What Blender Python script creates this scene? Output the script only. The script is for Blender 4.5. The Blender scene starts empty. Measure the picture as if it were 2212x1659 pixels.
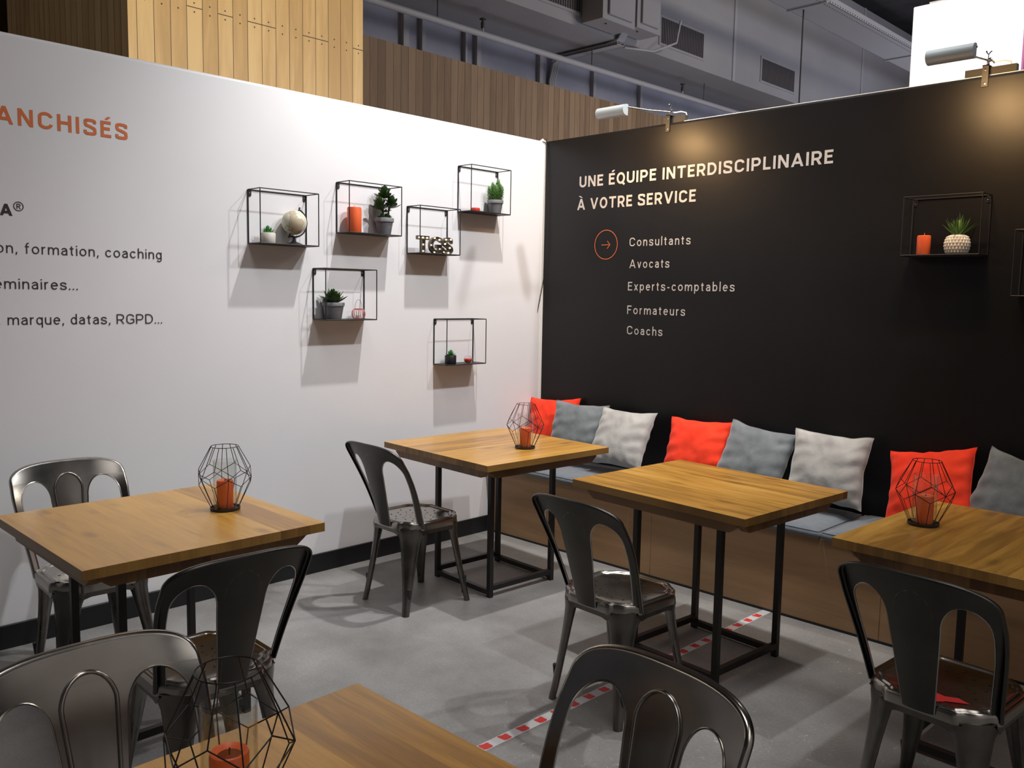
import bpy, math, random
from mathutils import Vector, Matrix, noise
PI = math.pi
S = bpy.context.scene
COL = S.collection
R = math.radians

# ------------------------------------------------------------------ camera
def look_axes(yaw, pitch, roll):
    d = Vector((math.cos(pitch)*math.sin(yaw), math.cos(pitch)*math.cos(yaw), math.sin(pitch)))
    r = d.cross(Vector((0, 0, 1))).normalized(); u = r.cross(d)
    c, s = math.cos(roll), math.sin(roll)
    return c*r+s*u, -s*r+c*u, d
cam = bpy.data.cameras.new('camera'); cam_o = bpy.data.objects.new('camera', cam); COL.objects.link(cam_o)
r_, u_, d_ = look_axes(-0.7784, -0.1010, 0.0176)
m = Matrix.Identity(4)
for i, v in enumerate((r_, u_, -d_)):
    for k in range(3): m[k][i] = v[k]
m.translation = (3.9441, -4.2723, 1.4975)
cam_o.matrix_world = m
cam.sensor_fit = 'HORIZONTAL'; cam.sensor_width = 36; cam.lens = 36*1884.4127/2212
cam.clip_start = .02; cam.clip_end = 200
S.camera = cam_o

# ------------------------------------------------------------------ view, world, lights
S.view_settings.view_transform = 'Standard'; S.view_settings.look = 'None'
S.view_settings.gamma = 1; S.view_settings.use_curve_mapping = False
S.view_settings.exposure = 0.0
S.cycles.use_denoising = True
w = bpy.data.worlds.new('hall_ambient'); S.world = w; w.use_nodes = True
w.node_tree.nodes['Background'].inputs[0].default_value = (.50, .50, .56, 1)
w.node_tree.nodes['Background'].inputs[1].default_value = .08

def spot(name, loc, target, power, color, angle, blend=.5, rad=.05):
    l = bpy.data.lights.new(name, 'SPOT'); l.energy = power; l.color = color
    l.spot_size = R(angle); l.spot_blend = blend; l.shadow_soft_size = rad
    o = bpy.data.objects.new(name, l); COL.objects.link(o); o.location = loc
    o.rotation_euler = (Vector(target)-Vector(loc)).to_track_quat('-Z', 'Y').to_euler()
    return o
def area(name, loc, target, power, color, sx, sy):
    l = bpy.data.lights.new(name, 'AREA'); l.energy = power; l.color = color
    l.shape = 'RECTANGLE'; l.size = sx; l.size_y = sy
    o = bpy.data.objects.new(name, l); COL.objects.link(o); o.location = loc
    o.rotation_euler = (Vector(target)-Vector(loc)).to_track_quat('-Z', 'Y').to_euler()
    return o
# spots hung on the stand's rig, high in front of the white wall
spot('rig_spot', (1.35, -1.0, 4.9), (.35, -.75, 1.2), 460, (1, .975, .95), 80, .9, .05)
spot('rig_spot', (2.75, -.95, 4.3), (.5, -.85, 1.3), 230, (.93, .97, 1), 90, .9, .05)
spot('rig_spot', (2.75, .10, 4.4), (.6, -1.2, 1.0), 170, (.95, .97, 1), 90, .9, .06)
# unseen overhead fill, added; the large one also for the chairs to reflect
for (x, y, p_, q_) in ((3.2, -3.6, 42, 2.2), (9.5, -4.0, 150, 6.5)):
    l_ = area('hall_fill', (x, y, 6.6), (x, y, 0), p_, (1, .97, .95), q_, q_*.6); l_.data.spread = R(130)
area('hall_fill', (-3.0, -8.5, 4.6), (-2.4, -2.15, 3.8), 22, (1, .85, .7), 1., .6)  # added fill that lifts the side face of the clad block
spot('rig_spot', (4.1, -2.6, 4.9), (6.3, -3.4, 1.4), 260, (1, .97, .94), 85, .9, .05)  # added spot, brightens the unseen right wall
# spot on the plywood-clad block, and the one on the hanging white panel
spot('block_spot', (2.2, -2.2, 6.4), (-1.3, -1.3, 3.2), 680, (1, .81, .48), 42, .6, .1)
spot('panel_spot', (3.0, -.8, 4.6), (2.3, 1.5, 2.95), 760, (1, .985, .96), 60, .5, .08)
# unseen fill lights added to brighten the duct, ceiling and timber cladding
area('hall_fill', (7.0, 9.0, 2.6), (-3.9, 6.0, 5.2), 225, (.85, .86, 1), 3.5, 1.6)
area('hall_fill', (-1.6, 4.5, 1.4), (-3.7, 4.5, 4.6), 26, (.86, .88, 1), 3.0, 1.6)
area('hall_fill', (1.0, 11, 2.6), (.5, 10, 7), 110, (.88, .88, 1), 4.0, 2.0)
area('hall_fill', (3.5, 5.5, 6.3), (-4, 4.5, 3.3), 110, (1, .90, .78), 1.6, .8)

# ------------------------------------------------------------------ materials
MATS = {}
def new_mat(name):
    m = bpy.data.materials.new(name); m.use_nodes = True
    nt = m.node_tree; b = nt.nodes['Principled BSDF']
    return m, nt, b
def setb(b, **k):
    for a, v in k.items():
        b.inputs[{'c': 'Base Color', 'r': 'Roughness', 'm': 'Metallic', 's': 'Specular IOR Level', 't': 'Transmission Weight',
                  'e': 'Emission Color', 'es': 'Emission Strength', 'co': 'Coat Weight', 'cr': 'Coat Roughness', 'sh': 'Sheen Weight',
                  'ss': 'Subsurface Weight', 'ior': 'IOR'}[a]].default_value = v
def plain(name, c, r=.5, m=0., **k):
    if name in MATS: return MATS[name]
    mt, nt, b = new_mat(name); setb(b, c=(*c, 1), r=r, m=m, **k)
    MATS[name] = mt; return mt
def N(nt, t, **k):
    n = nt.nodes.new(t)
    for a, v in k.items():
        if a.startswith('i_'):
            n.inputs[int(a[2:]) if a[2:].isdigit() else a[2:]].default_value = v
        else: setattr(n, a, v)
    return n
def L(nt, a, b): nt.links.new(a, b)
def math_n(nt, op, a, b=None, c=None):
    n = N(nt, 'ShaderNodeMath', operation=op)
    for i, v in enumerate((a, b, c)):
        if v is None: continue
        if hasattr(v, 'type') and hasattr(v, 'links'): L(nt, v, n.inputs[i])
        else: n.inputs[i].default_value = v
    return n.outputs[0]
def noisy(name, c1, c2, scale=8, r=(.5, .6), m=0., bump=.0, bscale=60, detail=4, stretch=(1, 1, 1), **k):
    if name in MATS: return MATS[name]
    mt, nt, b = new_mat(name); setb(b, m=m, **k)
    tc = N(nt, 'ShaderNodeTexCoord'); mp = N(nt, 'ShaderNodeMapping'); mp.inputs['Scale'].default_value = stretch
    L(nt, tc.outputs['Object'], mp.inputs[0])
    n = N(nt, 'ShaderNodeTexNoise'); n.inputs['Scale'].default_value = scale; n.inputs['Detail'].default_value = detail
    L(nt, mp.outputs[0], n.inputs[0])
    cr = N(nt, 'ShaderNodeValToRGB'); cr.color_ramp.elements[0].position = .32; cr.color_ramp.elements[1].position = .68
    cr.color_ramp.elements[0].color = (*c1, 1); cr.color_ramp.elements[1].color = (*c2, 1)
    L(nt, n.outputs[0], cr.inputs[0]); L(nt, cr.outputs[0], b.inputs['Base Color'])
    mr = N(nt, 'ShaderNodeMapRange'); mr.inputs[1].default_value = .3; mr.inputs[2].default_value = .7
    mr.inputs[3].default_value = r[0]; mr.inputs[4].default_value = r[1]
    L(nt, n.outputs[0], mr.inputs[0]); L(nt, mr.outputs[0], b.inputs['Roughness'])
    if bump:
        n2 = N(nt, 'ShaderNodeTexNoise'); n2.inputs['Scale'].default_value = bscale; L(nt, mp.outputs[0], n2.inputs[0])
        bp = N(nt, 'ShaderNodeBump'); bp.inputs['Strength'].default_value = bump; bp.inputs['Distance'].default_value = .01
        L(nt, n2.outputs[0], bp.inputs['Height']); L(nt, bp.outputs[0], b.inputs['Normal'])
    MATS[name] = mt; return mt
def mixc(nt, f, a, b, blend='MIX'):
    n = N(nt, 'ShaderNodeMix', data_type='RGBA', blend_type=blend)
    for i, v in ((0, f), (6, a), (7, b)):
        if hasattr(v, 'links'): L(nt, v, n.inputs[i])
        else: n.inputs[i].default_value = v if i == 0 else (*v, 1)
    return n.outputs[2]
def wood(name, dark, mid, light, plank=.105, axis=0, r=.3, gap=.0, gapc=(.05, .03, .02), knots=True, vary=.35, across=1, coat=0., grain=1., joint=None):
    """boards running along `axis`, laid side by side along `across`"""
    if name in MATS: return MATS[name]
    mt, nt, b = new_mat(name)
    tc = N(nt, 'ShaderNodeTexCoord'); oi = N(nt, 'ShaderNodeObjectInfo')
    sp = N(nt, 'ShaderNodeSeparateXYZ'); L(nt, tc.outputs['Object'], sp.inputs[0])
    al, ac = sp.outputs[axis], sp.outputs[across]
    idx = math_n(nt, 'FLOOR', math_n(nt, 'DIVIDE', ac, plank))
    fr = math_n(nt, 'FRACT', math_n(nt, 'DIVIDE', ac, plank))
    seed = math_n(nt, 'ADD', math_n(nt, 'MULTIPLY', oi.outputs['Random'], 37.), math_n(nt, 'MULTIPLY', idx, 7.31))
    wn = N(nt, 'ShaderNodeTexWhiteNoise', noise_dimensions='1D'); L(nt, seed, wn.inputs['W'])
    cb = N(nt, 'ShaderNodeCombineXYZ')
    L(nt, math_n(nt, 'ADD', math_n(nt, 'MULTIPLY', al, 1.6), math_n(nt, 'MULTIPLY', wn.outputs[0], 13.)), cb.inputs[0])
    L(nt, math_n(nt, 'MULTIPLY', ac, 16.), cb.inputs[1]); L(nt, seed, cb.inputs[2])
    n1 = N(nt, 'ShaderNodeTexNoise'); n1.inputs['Scale'].default_value = 1.5*grain; n1.inputs['Detail'].default_value = 6
    n1.inputs['Distortion'].default_value = .8; L(nt, cb.outputs[0], n1.inputs[0])
    cb2 = N(nt, 'ShaderNodeCombineXYZ'); L(nt, math_n(nt, 'MULTIPLY', al, 8.), cb2.inputs[0])
    L(nt, math_n(nt, 'MULTIPLY', ac, 190.), cb2.inputs[1]); L(nt, seed, cb2.inputs[2])
    n2 = N(nt, 'ShaderNodeTexNoise'); n2.inputs['Scale'].default_value = 1.; n2.inputs['Detail'].default_value = 3; L(nt, cb2.outputs[0], n2.inputs[0])
    cr = N(nt, 'ShaderNodeValToRGB'); e = cr.color_ramp.elements
    e[0].position = .28; e[0].color = (*dark, 1); e[1].position = .72; e[1].color = (*light, 1)
    k = cr.color_ramp.elements.new(.5); k.color = (*mid, 1)
    f = math_n(nt, 'ADD', math_n(nt, 'MULTIPLY', n1.outputs[0], .8), math_n(nt, 'MULTIPLY', n2.outputs[0], .2))
    f = math_n(nt, 'ADD', f, math_n(nt, 'MULTIPLY', math_n(nt, 'SUBTRACT', wn.outputs[0], .5), vary))
    L(nt, f, cr.inputs[0]); col = cr.outputs[0]
    if knots:
        cb3 = N(nt, 'ShaderNodeCombineXYZ'); L(nt, math_n(nt, 'MULTIPLY', al, 3.2), cb3.inputs[0])
        L(nt, math_n(nt, 'MULTIPLY', ac, 8.), cb3.inputs[1]); L(nt, math_n(nt, 'MULTIPLY', oi.outputs['Random'], 9.), cb3.inputs[2])
        vo = N(nt, 'ShaderNodeTexVoronoi'); vo.inputs['Scale'].default_value = 1.; L(nt, cb3.outputs[0], vo.inputs[0])
        mr = N(nt, 'ShaderNodeMapRange'); mr.inputs[1].default_value = .05; mr.inputs[2].default_value = .22
        mr.inputs[3].default_value = .75; mr.inputs[4].default_value = 0.; L(nt, vo.outputs['Distance'], mr.inputs[0])
        col = mixc(nt, mr.outputs[0], col, tuple(x*.62 for x in dark))
    if gap:
        g = math_n(nt, 'LESS_THAN', fr, gap)
        if joint is not None:
            zj, zs = joint
            g2 = math_n(nt, 'MULTIPLY', math_n(nt, 'LESS_THAN', math_n(nt, 'ABSOLUTE', math_n(nt, 'SUBTRACT', al, zj)), .0025), math_n(nt, 'GREATER_THAN', wn.outputs[0], .45))
            da = math_n(nt, 'SUBTRACT', math_n(nt, 'ABSOLUTE', math_n(nt, 'SUBTRACT', al, zj)), zs)
            db = math_n(nt, 'MULTIPLY', math_n(nt, 'SUBTRACT', fr, .5), plank)
            rr = math_n(nt, 'ADD', math_n(nt, 'MULTIPLY', da, da), math_n(nt, 'MULTIPLY', db, db))
            g3 = math_n(nt, 'LESS_THAN', rr, .005**2)
            g = math_n(nt, 'MAXIMUM', g, math_n(nt, 'MAXIMUM', g2, g3))
        col = mixc(nt, g, col, gapc)
    L(nt, col, b.inputs['Base Color'])
    mr = N(nt, 'ShaderNodeMapRange'); mr.inputs[3].default_value = r*.8; mr.inputs[4].default_value = r*1.25
    L(nt, n1.outputs[0], mr.inputs[0]); L(nt, mr.outputs[0], b.inputs['Roughness'])
    setb(b, co=coat, cr=.15)
    bp = N(nt, 'ShaderNodeBump'); bp.inputs['Strength'].default_value = .08; bp.inputs['Distance'].default_value = .004
    L(nt, n2.outputs[0], bp.inputs['Height']); L(nt, bp.outputs[0], b.inputs['Normal'])
    MATS[name] = mt; return mt

M = {}
M['white_wall'] = noisy('white_banner', (.74, .72, .73), (.78, .76, .77), 1.2, (.42, .50), bump=.10, bscale=2.2)
M['black_wall'] = noisy('black_banner', (.0045, .0040, .0048), (.006, .0054, .0064), 2, (.40, .46), bump=.35, bscale=2.2, s=.32)
M['baseboard'] = plain('black_skirting', (.005, .005, .007), .5)
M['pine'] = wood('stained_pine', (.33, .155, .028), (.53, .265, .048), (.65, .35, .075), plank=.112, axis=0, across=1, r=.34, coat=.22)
M['pine_shade'] = wood('stained_pine_shaded', (.13, .062, .014), (.25, .125, .027), (.34, .18, .042), plank=.112, axis=0, across=1, r=.4, knots=False, vary=.25, grain=.6)  # darker pine for tabletop sides, their shade put into the colour
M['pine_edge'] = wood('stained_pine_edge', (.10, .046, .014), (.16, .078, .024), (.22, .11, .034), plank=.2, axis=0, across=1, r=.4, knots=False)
M['steel_frame'] = plain('black_brown_steel', (.035, .032, .030), .42, .6)
M['ply'] = wood('bench_plywood', (.29, .165, .080), (.35, .205, .100), (.40, .245, .128), plank=2.4, axis=0, across=2, r=.45, knots=False, vary=.05, grain=.8)
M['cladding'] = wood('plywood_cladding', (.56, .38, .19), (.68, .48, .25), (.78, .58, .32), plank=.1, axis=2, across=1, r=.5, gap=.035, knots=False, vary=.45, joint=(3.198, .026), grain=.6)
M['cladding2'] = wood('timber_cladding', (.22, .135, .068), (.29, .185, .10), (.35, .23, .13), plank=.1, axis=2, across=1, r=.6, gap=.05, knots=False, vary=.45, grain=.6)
M['cladding_side'] = wood('plywood_cladding_side', (.56, .38, .19), (.68, .48, .25), (.78, .58, .32), plank=.1, axis=2, across=0, r=.55, gap=.05, knots=False, vary=.3, grain=.6)
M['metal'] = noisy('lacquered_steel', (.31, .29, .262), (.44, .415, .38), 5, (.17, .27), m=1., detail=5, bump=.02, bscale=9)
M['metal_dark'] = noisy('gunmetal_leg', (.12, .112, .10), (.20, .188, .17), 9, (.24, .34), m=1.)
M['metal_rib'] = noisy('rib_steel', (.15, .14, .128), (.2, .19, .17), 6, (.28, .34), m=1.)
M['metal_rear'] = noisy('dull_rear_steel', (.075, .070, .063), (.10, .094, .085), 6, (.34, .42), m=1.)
M['rubber'] = plain('black_rubber', (.02, .02, .02), .6)
M['hole'] = plain('dark_hole', (.004, .004, .004), .9)
M['wire'] = plain('black_wire', (.012, .011, .012), .4, .3)
M['black_metal'] = plain('black_powder_coat', (.014, .013, .014), .45)
M['wax'] = noisy('orange_wax', (.80, .11, .03), (.86, .15, .04), 12, (.42, .5), ss=.0)
M['wax_light'] = plain('pale_orange_wax', (.85, .30, .16), .5)
M['red_glass'] = plain('red_wax', (.75, .05, .03), .3)
def thin_glass():
    mt, nt, b = new_mat('clear_thin_glass'); nt.nodes.remove(b); out = nt.nodes['Material Output']
    tr = N(nt, 'ShaderNodeBsdfTransparent'); tr.inputs[0].default_value = (.97, .98, .97, 1)
    gl_ = N(nt, 'ShaderNodeBsdfGlossy'); gl_.inputs['Roughness'].default_value = .03
    fr = N(nt, 'ShaderNodeLayerWeight'); fr.inputs[0].default_value = .5; mx = N(nt, 'ShaderNodeMixShader')
    L(nt, math_n(nt, 'ADD', math_n(nt, 'MULTIPLY', math_n(nt, 'POWER', fr.outputs['Facing'], 3.), .55), .04), mx.inputs[0]); L(nt, tr.outputs[0], mx.inputs[1]); L(nt, gl_.outputs[0], mx.inputs[2]); L(nt, mx.outputs[0], out.inputs[0])
    return mt
M['glass'] = thin_glass()
M['grey_pot'] = noisy('grey_pot', (.15, .15, .16), (.19, .19, .20), 30, (.6, .7))
M['cream_pot'] = noisy('cream_ceramic', (.62, .57, .49), (.70, .65, .57), 30, (.5, .6))
M['black_pot'] = plain('black_ceramic', (.015, .016, .018), .45)
M['soil'] = plain('dark_soil', (.03, .02, .015), .9)
M['leaf_dark'] = noisy('dark_leaf', (.018, .045, .012), (.05, .11, .02), 25, (.35, .45))
M['leaf_mid'] = noisy('green_leaf', (.05, .16, .035), (.12, .30, .06), 30, (.4, .5))
M['leaf_bright'] = noisy('bright_leaf', (.03, .20, .04), (.08, .36, .09), 30, (.4, .5))
M['leaf_pale'] = noisy('pale_leaf', (.10, .24, .07), (.26, .44, .17), 40, (.4, .5))
M['leaf_grass'] = noisy('grassy_leaf', (.05, .13, .02), (.14, .27, .05), 30, (.4, .5))
def fabric(name, c, hi, sc=7, sh=.4):
    if name in MATS: return MATS[name]
    mt, nt, b = new_mat(name); setb(b, r=.9, sh=sh, s=.2)
    tc = N(nt, 'ShaderNodeTexCoord'); n = N(nt, 'ShaderNodeTexNoise'); n.inputs['Scale'].default_value = sc; n.inputs['Detail'].default_value = 6
    n.inputs['Distortion'].default_value = .6
    L(nt, tc.outputs['Object'], n.inputs[0]); cr = N(nt, 'ShaderNodeValToRGB')
    cr.color_ramp.elements[0].position = .35; cr.color_ramp.elements[1].position = .7
    cr.color_ramp.elements[0].color = (*c, 1); cr.color_ramp.elements[1].color = (*hi, 1)
    L(nt, n.outputs[0], cr.inputs[0]); L(nt, cr.outputs[0], b.inputs['Base Color'])
    n2 = N(nt, 'ShaderNodeTexNoise'); n2.inputs['Scale'].default_value = 14; n2.inputs['Detail'].default_value = 3; L(nt, tc.outputs['Object'], n2.inputs[0])
    bp = N(nt, 'ShaderNodeBump'); bp.inputs['Strength'].default_value = .35; bp.inputs['Distance'].default_value = .012
    L(nt, n2.outputs[0], bp.inputs['Height']); L(nt, bp.outputs[0], b.inputs['Normal'])
    MATS[name] = mt; return mt
M['velvet_red'] = fabric('coral_red_velvet', (.86, .040, .014), (.93, .062, .022), 7, .08)
M['velvet_dark'] = fabric('slate_grey_velvet', (.13, .145, .155), (.21, .23, .24))
M['velvet_light'] = fabric('light_grey_velvet', (.34, .33, .315), (.50, .485, .46))
M['seat_fabric'] = fabric('blue_grey_cotton', (.135, .157, .182), (.16, .183, .21), 30)
M['chrome'] = plain('chrome', (.75, .75, .77), .12, 1.)
M['lamp_shell'] = plain('silver_lamp_shell', (.62, .66, .66), .35, .35)
M['concrete'] = noisy('painted_blue_grey', (.30, .31, .38), (.38, .39, .46), 1.5, (.7, .8), bump=.2, bscale=8)
M['duct'] = noisy('grey_duct', (.27, .265, .28), (.31, .305, .32), .8, (.6, .7))
M['ceil'] = noisy('rough_concrete', (.055, .05, .055), (.12, .11, .115), 1.6, (.8, .9), bump=.5, bscale=9)
M['pipe'] = plain('grey_pipe', (.36, .36, .38), .5)
M['vent'] = plain('dark_vent', (.05, .045, .05), .6)
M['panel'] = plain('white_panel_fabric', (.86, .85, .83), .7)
M['vinyl_white'] = plain('cream_lettering', (.56, .53, .505), .55)
M['vinyl_orange'] = plain('orange_lettering', (.72, .17, .045), .5)
M['vinyl_dark'] = plain('dark_lettering', (.035, .025, .025), .5)
M['tape_white'] = plain('white_tape', (.62, .62, .63), .35)
M['tape_red'] = noisy('red_tape', (.72, .03, .03), (.62, .05, .05), 60, (.35, .4))
M['timber_block'] = plain('grey_brown_block', (.03, .027, .023), .7)
M['bulb'] = plain('warm_bulb', (1, .8, .5), .5, e=(1, .72, .38, 1), es=14.)
M['bulb_small'] = plain('small_warm_bulb', (1, .85, .6), .5, e=(1, .80, .50, 1), es=2.6)
M['globe'] = None

def globe_mat():
    mt, nt, b = new_mat('antique_globe'); setb(b, r=.28)
    tc = N(nt, 'ShaderNodeTexCoord'); n = N(nt, 'ShaderNodeTexNoise'); n.inputs['Scale'].default_value = 16; n.inputs['Detail'].default_value = 5
    mp = N(nt, 'ShaderNodeMapping'); mp.inputs['Location'].default_value = (1.3, .4, 2.2)
    L(nt, tc.outputs['Object'], mp.inputs[0]); L(nt, mp.outputs[0], n.inputs[0])
    cr = N(nt, 'ShaderNodeValToRGB'); e = cr.color_ramp.elements
    e[0].position = .50; e[0].color = (.66, .63, .50, 1); e[1].position = .56; e[1].color = (.55, .46, .32, 1)
    k = e.new(.525); k.color = (.25, .12, .06, 1); k = e.new(.512); k.color = (.62, .58, .46, 1); k = e.new(.54); k.color = (.55, .46, .32, 1)
    L(nt, n.outputs[0], cr.inputs[0]); L(nt, cr.outputs[0], b.inputs['Base Color'])
    return mt
M['globe'] = globe_mat()

def floor_mat():
    mt, nt, b = new_mat('grey_vinyl_floor')
    tc = N(nt, 'ShaderNodeTexCoord')
    n = N(nt, 'ShaderNodeTexNoise'); n.inputs['Scale'].default_value = 2.2; n.inputs['Detail'].default_value = 10; n.inputs['Roughness'].default_value = .62
    L(nt, tc.outputs['Object'], n.inputs[0])
    cr = N(nt, 'ShaderNodeValToRGB'); e = cr.color_ramp.elements
    e[0].position = .32; e[0].color = (.185, .178, .172, 1); e[1].position = .70; e[1].color = (.33, .318, .305, 1)
    L(nt, n.outputs[0], cr.inputs[0])
    n2 = N(nt, 'ShaderNodeTexNoise'); n2.inputs['Scale'].default_value = 90; n2.inputs['Detail'].default_value = 2; L(nt, tc.outputs['Object'], n2.inputs[0])
    mr = N(nt, 'ShaderNodeMapRange'); mr.inputs[3].default_value = .78; mr.inputs[4].default_value = 1.2; L(nt, n2.outputs[0], mr.inputs[0])
    col = mixc(nt, 1., cr.outputs[0], (1, 1, 1), 'MULTIPLY')
    mu = N(nt, 'ShaderNodeMix', data_type='RGBA', blend_type='MULTIPLY'); mu.inputs[0].default_value = 1
    L(nt, cr.outputs[0], mu.inputs[6]); cc = N(nt, 'ShaderNodeCombineColor')
    for i in range(3): L(nt, mr.outputs[0], cc.inputs[i])
    L(nt, cc.outputs[0], mu.inputs[7])
    # plaster crumbs trodden over the floor near the taped line
    vo = N(nt, 'ShaderNodeTexVoronoi'); vo.inputs['Scale'].default_value = 62
    nd = N(nt, 'ShaderNodeTexNoise'); nd.inputs['Scale'].default_value = 24; nd.inputs['Detail'].default_value = 4; L(nt, tc.outputs['Object'], nd.inputs[0])
    va = N(nt, 'ShaderNodeVectorMath', operation='MULTIPLY_ADD'); va.inputs[1].default_value = (.11, .11, .0); L(nt, nd.outputs['Color'], va.inputs[0]); L(nt, tc.outputs['Object'], va.inputs[2]); L(nt, va.outputs[0], vo.inputs[0])
    n3 = N(nt, 'ShaderNodeTexNoise'); n3.inputs['Scale'].default_value = 1.1; n3.inputs['Detail'].default_value = 3; L(nt, tc.outputs['Object'], n3.inputs[0])
    sx = N(nt, 'ShaderNodeSeparateXYZ'); L(nt, tc.outputs['Object'], sx.inputs[0])
    near = N(nt, 'ShaderNodeMapRange'); near.inputs[1].default_value = 1.1; near.inputs[2].default_value = 2.2; near.inputs[3].default_value = 0; near.inputs[4].default_value = .16
    L(nt, sx.outputs[0], near.inputs[0])
    thr = math_n(nt, 'MULTIPLY', math_n(nt, 'MULTIPLY', n3.outputs[0], near.outputs[0]), 1.5)
    sc = N(nt, 'ShaderNodeSeparateColor'); L(nt, vo.outputs['Color'], sc.inputs[0])
    crumb = math_n(nt, 'MULTIPLY', math_n(nt, 'LESS_THAN', vo.outputs['Distance'], thr), math_n(nt, 'GREATER_THAN', math_n(nt, 'MULTIPLY', sc.outputs[0], math_n(nt, 'ADD', n3.outputs[0], .45)), .68))
    L(nt, mixc(nt, crumb, mu.outputs[2], (.62, .60, .57)), b.inputs['Base Color'])
    r = N(nt, 'ShaderNodeMapRange'); r.inputs[3].default_value = .36; r.inputs[4].default_value = .55; L(nt, n.outputs[0], r.inputs[0]); L(nt, r.outputs[0], b.inputs['Roughness'])
    bp = N(nt, 'ShaderNodeBump'); bp.inputs['Strength'].default_value = .12; bp.inputs['Distance'].default_value = .003
    L(nt, n2.outputs[0], bp.inputs['Height']); L(nt, bp.outputs[0], b.inputs['Normal'])
    return mt
M['floor'] = floor_mat()

# ------------------------------------------------------------------ mesh helpers
class MB:
    def __init__(s): s.v = []; s.f = []; s.mi = []; s.cur = 0
    def add(s, vs, fs, mi=None):
        o = len(s.v); s.v += [tuple(x) for x in vs]
        s.f += [tuple(i+o for i in f) for f in fs]; s.mi += [s.cur if mi is None else mi]*len(fs)
    def box(s, a, b, mi=None):
        x0, y0, z0 = a; x1, y1, z1 = b
        s.add([(x0, y0, z0), (x1, y0, z0), (x1, y1, z0), (x0, y1, z0), (x0, y0, z1), (x1, y0, z1), (x1, y1, z1), (x0, y1, z1)],
              [(3, 2, 1, 0), (4, 5, 6, 7), (0, 1, 5, 4), (1, 2, 6, 5), (2, 3, 7, 6), (3, 0, 4, 7)], mi)
    def prism(s, poly, h0, h1, axis=2, mi=None):
        """poly: 2D outline (ccw), extruded along axis"""
        n = len(poly)
        def P(p, h):
            return (p[0], p[1], h) if axis == 2 else ((p[0], h, p[1]) if axis == 1 else (h, p[0], p[1]))
        vs = [P(p, h0) for p in poly]+[P(p, h1) for p in poly]
        fs = [tuple(range(n))[::-1], tuple(range(n, 2*n))]+[(i, (i+1) % n, (i+1) % n+n, i+n) for i in range(n)]
        if axis == 1: fs = [f[::-1] for f in fs]
        s.add(vs, fs, mi)
    def tube(s, pts, r, n=8, closed=False, caps=True, mi=None, sec=None):
        """swept round (or given section) along points"""
        pts = [Vector(p) for p in pts]; m_ = len(pts)
        rr = r if isinstance(r, (list, tuple)) else [r]*m_
        tang = []
        for i in range(m_):
            a = pts[(i-1) % m_] if (closed or i > 0) else pts[i]
            b = pts[(i+1) % m_] if (closed or i < m_-1) else pts[i]
            tang.append((b-a).normalized())
        up = Vector((0, 0, 1)) if abs(tang[0].z) < .9 else Vector((1, 0, 0))
        nrm = (up-tang[0]*up.dot(tang[0])).normalized()
        vs = []
        for i in range(m_):
            nrm = (nrm-tang[i]*nrm.dot(tang[i])).normalized(); bi = tang[i].cross(nrm)
            for k in range(n):
                a = 2*PI*k/n
                vs.append(pts[i]+(nrm*math.cos(a)+bi*math.sin(a))*rr[i])
        fs = []
        for i in range(m_ if closed else m_-1):
            j = (i+1) % m_
            for k in range(n):
                l = (k+1) % n
                fs.append((i*n+k, i*n+l, j*n+l, j*n+k))
        if caps and not closed:
            fs.append(tuple(range(n))[::-1]); fs.append(tuple((m_-1)*n+k for k in range(n)))
        s.add(vs, fs, mi)
    def rod(s, a, b, r, n=6, mi=None): s.tube([a, b], r, n, mi=mi)
    def lathe(s, prof, n=24, c=(0, 0, 0), mi=None, mtx=None):
        vs = []; fs = []
        for (r, z) in prof:
            for k in range(n):
                a = 2*PI*k/n; p = Vector((r*math.cos(a), r*math.sin(a), z))
                if mtx: p = mtx @ p
                vs.append(p+Vector(c))
        for i in range(len(prof)-1):
            for k in range(n):
                l = (k+1) % n
                fs.append((i*n+k, i*n+l, (i+1)*n+l, (i+1)*n+k))
        if prof[0][0] > 1e-6: fs.append(tuple(range(n))[::-1])
        if prof[-1][0] > 1e-6: fs.append(tuple((len(prof)-1)*n+k for k in range(n)))
        s.add(vs, fs, mi)
    def grid(s, P, nu, nv, mi=None, closed_u=False):
        vs = [P(i, j) for j in range(nv) for i in range(nu)]
        fs = [(j*nu+i, j*nu+(i+1) % nu, (j+1)*nu+(i+1) % nu, (j+1)*nu+i) for j in range(nv-1) for i in range(nu if closed_u else nu-1)]
        s.add(vs, fs, mi)
    def xf(s, mtx):
        s.v = [tuple(mtx @ Vector(p)) for p in s.v]; return s
    def build(s, name, mat, parent=None, smooth=35, bevel=0., loc=None, merge=False):
        me = bpy.data.meshes.new(name); me.from_pydata(s.v, [], s.f)
        mats = mat if isinstance(mat, (list, tuple)) else [mat]
        for m_ in mats: me.materials.append(m_)
        if len(mats) > 1: me.polygons.foreach_set('material_index', s.mi)
        if merge:
            import bmesh
            bm = bmesh.new(); bm.from_mesh(me); bmesh.ops.remove_doubles(bm, verts=bm.verts, dist=merge)
            bmesh.ops.dissolve_degenerate(bm, edges=bm.edges, dist=1e-5)
            bm.to_mesh(me); bm.free()
        me.update()
        if smooth:
            me.polygons.foreach_set('use_smooth', [True]*len(me.polygons)); me.set_sharp_from_angle(angle=R(smooth))
        o = bpy.data.objects.new(name, me); COL.objects.link(o)
        if parent: o.parent = parent
        if loc: o.location = loc
        if bevel:
            md = o.modifiers.new('bevel', 'BEVEL'); md.width = bevel; md.segments = 2; md.limit_method = 'ANGLE'; md.angle_limit = R(40)
        return o
def tag(o, label, cat, group=None):
    o['label'] = label; o['category'] = cat
    if group: o['group'] = group
    return o
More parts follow.
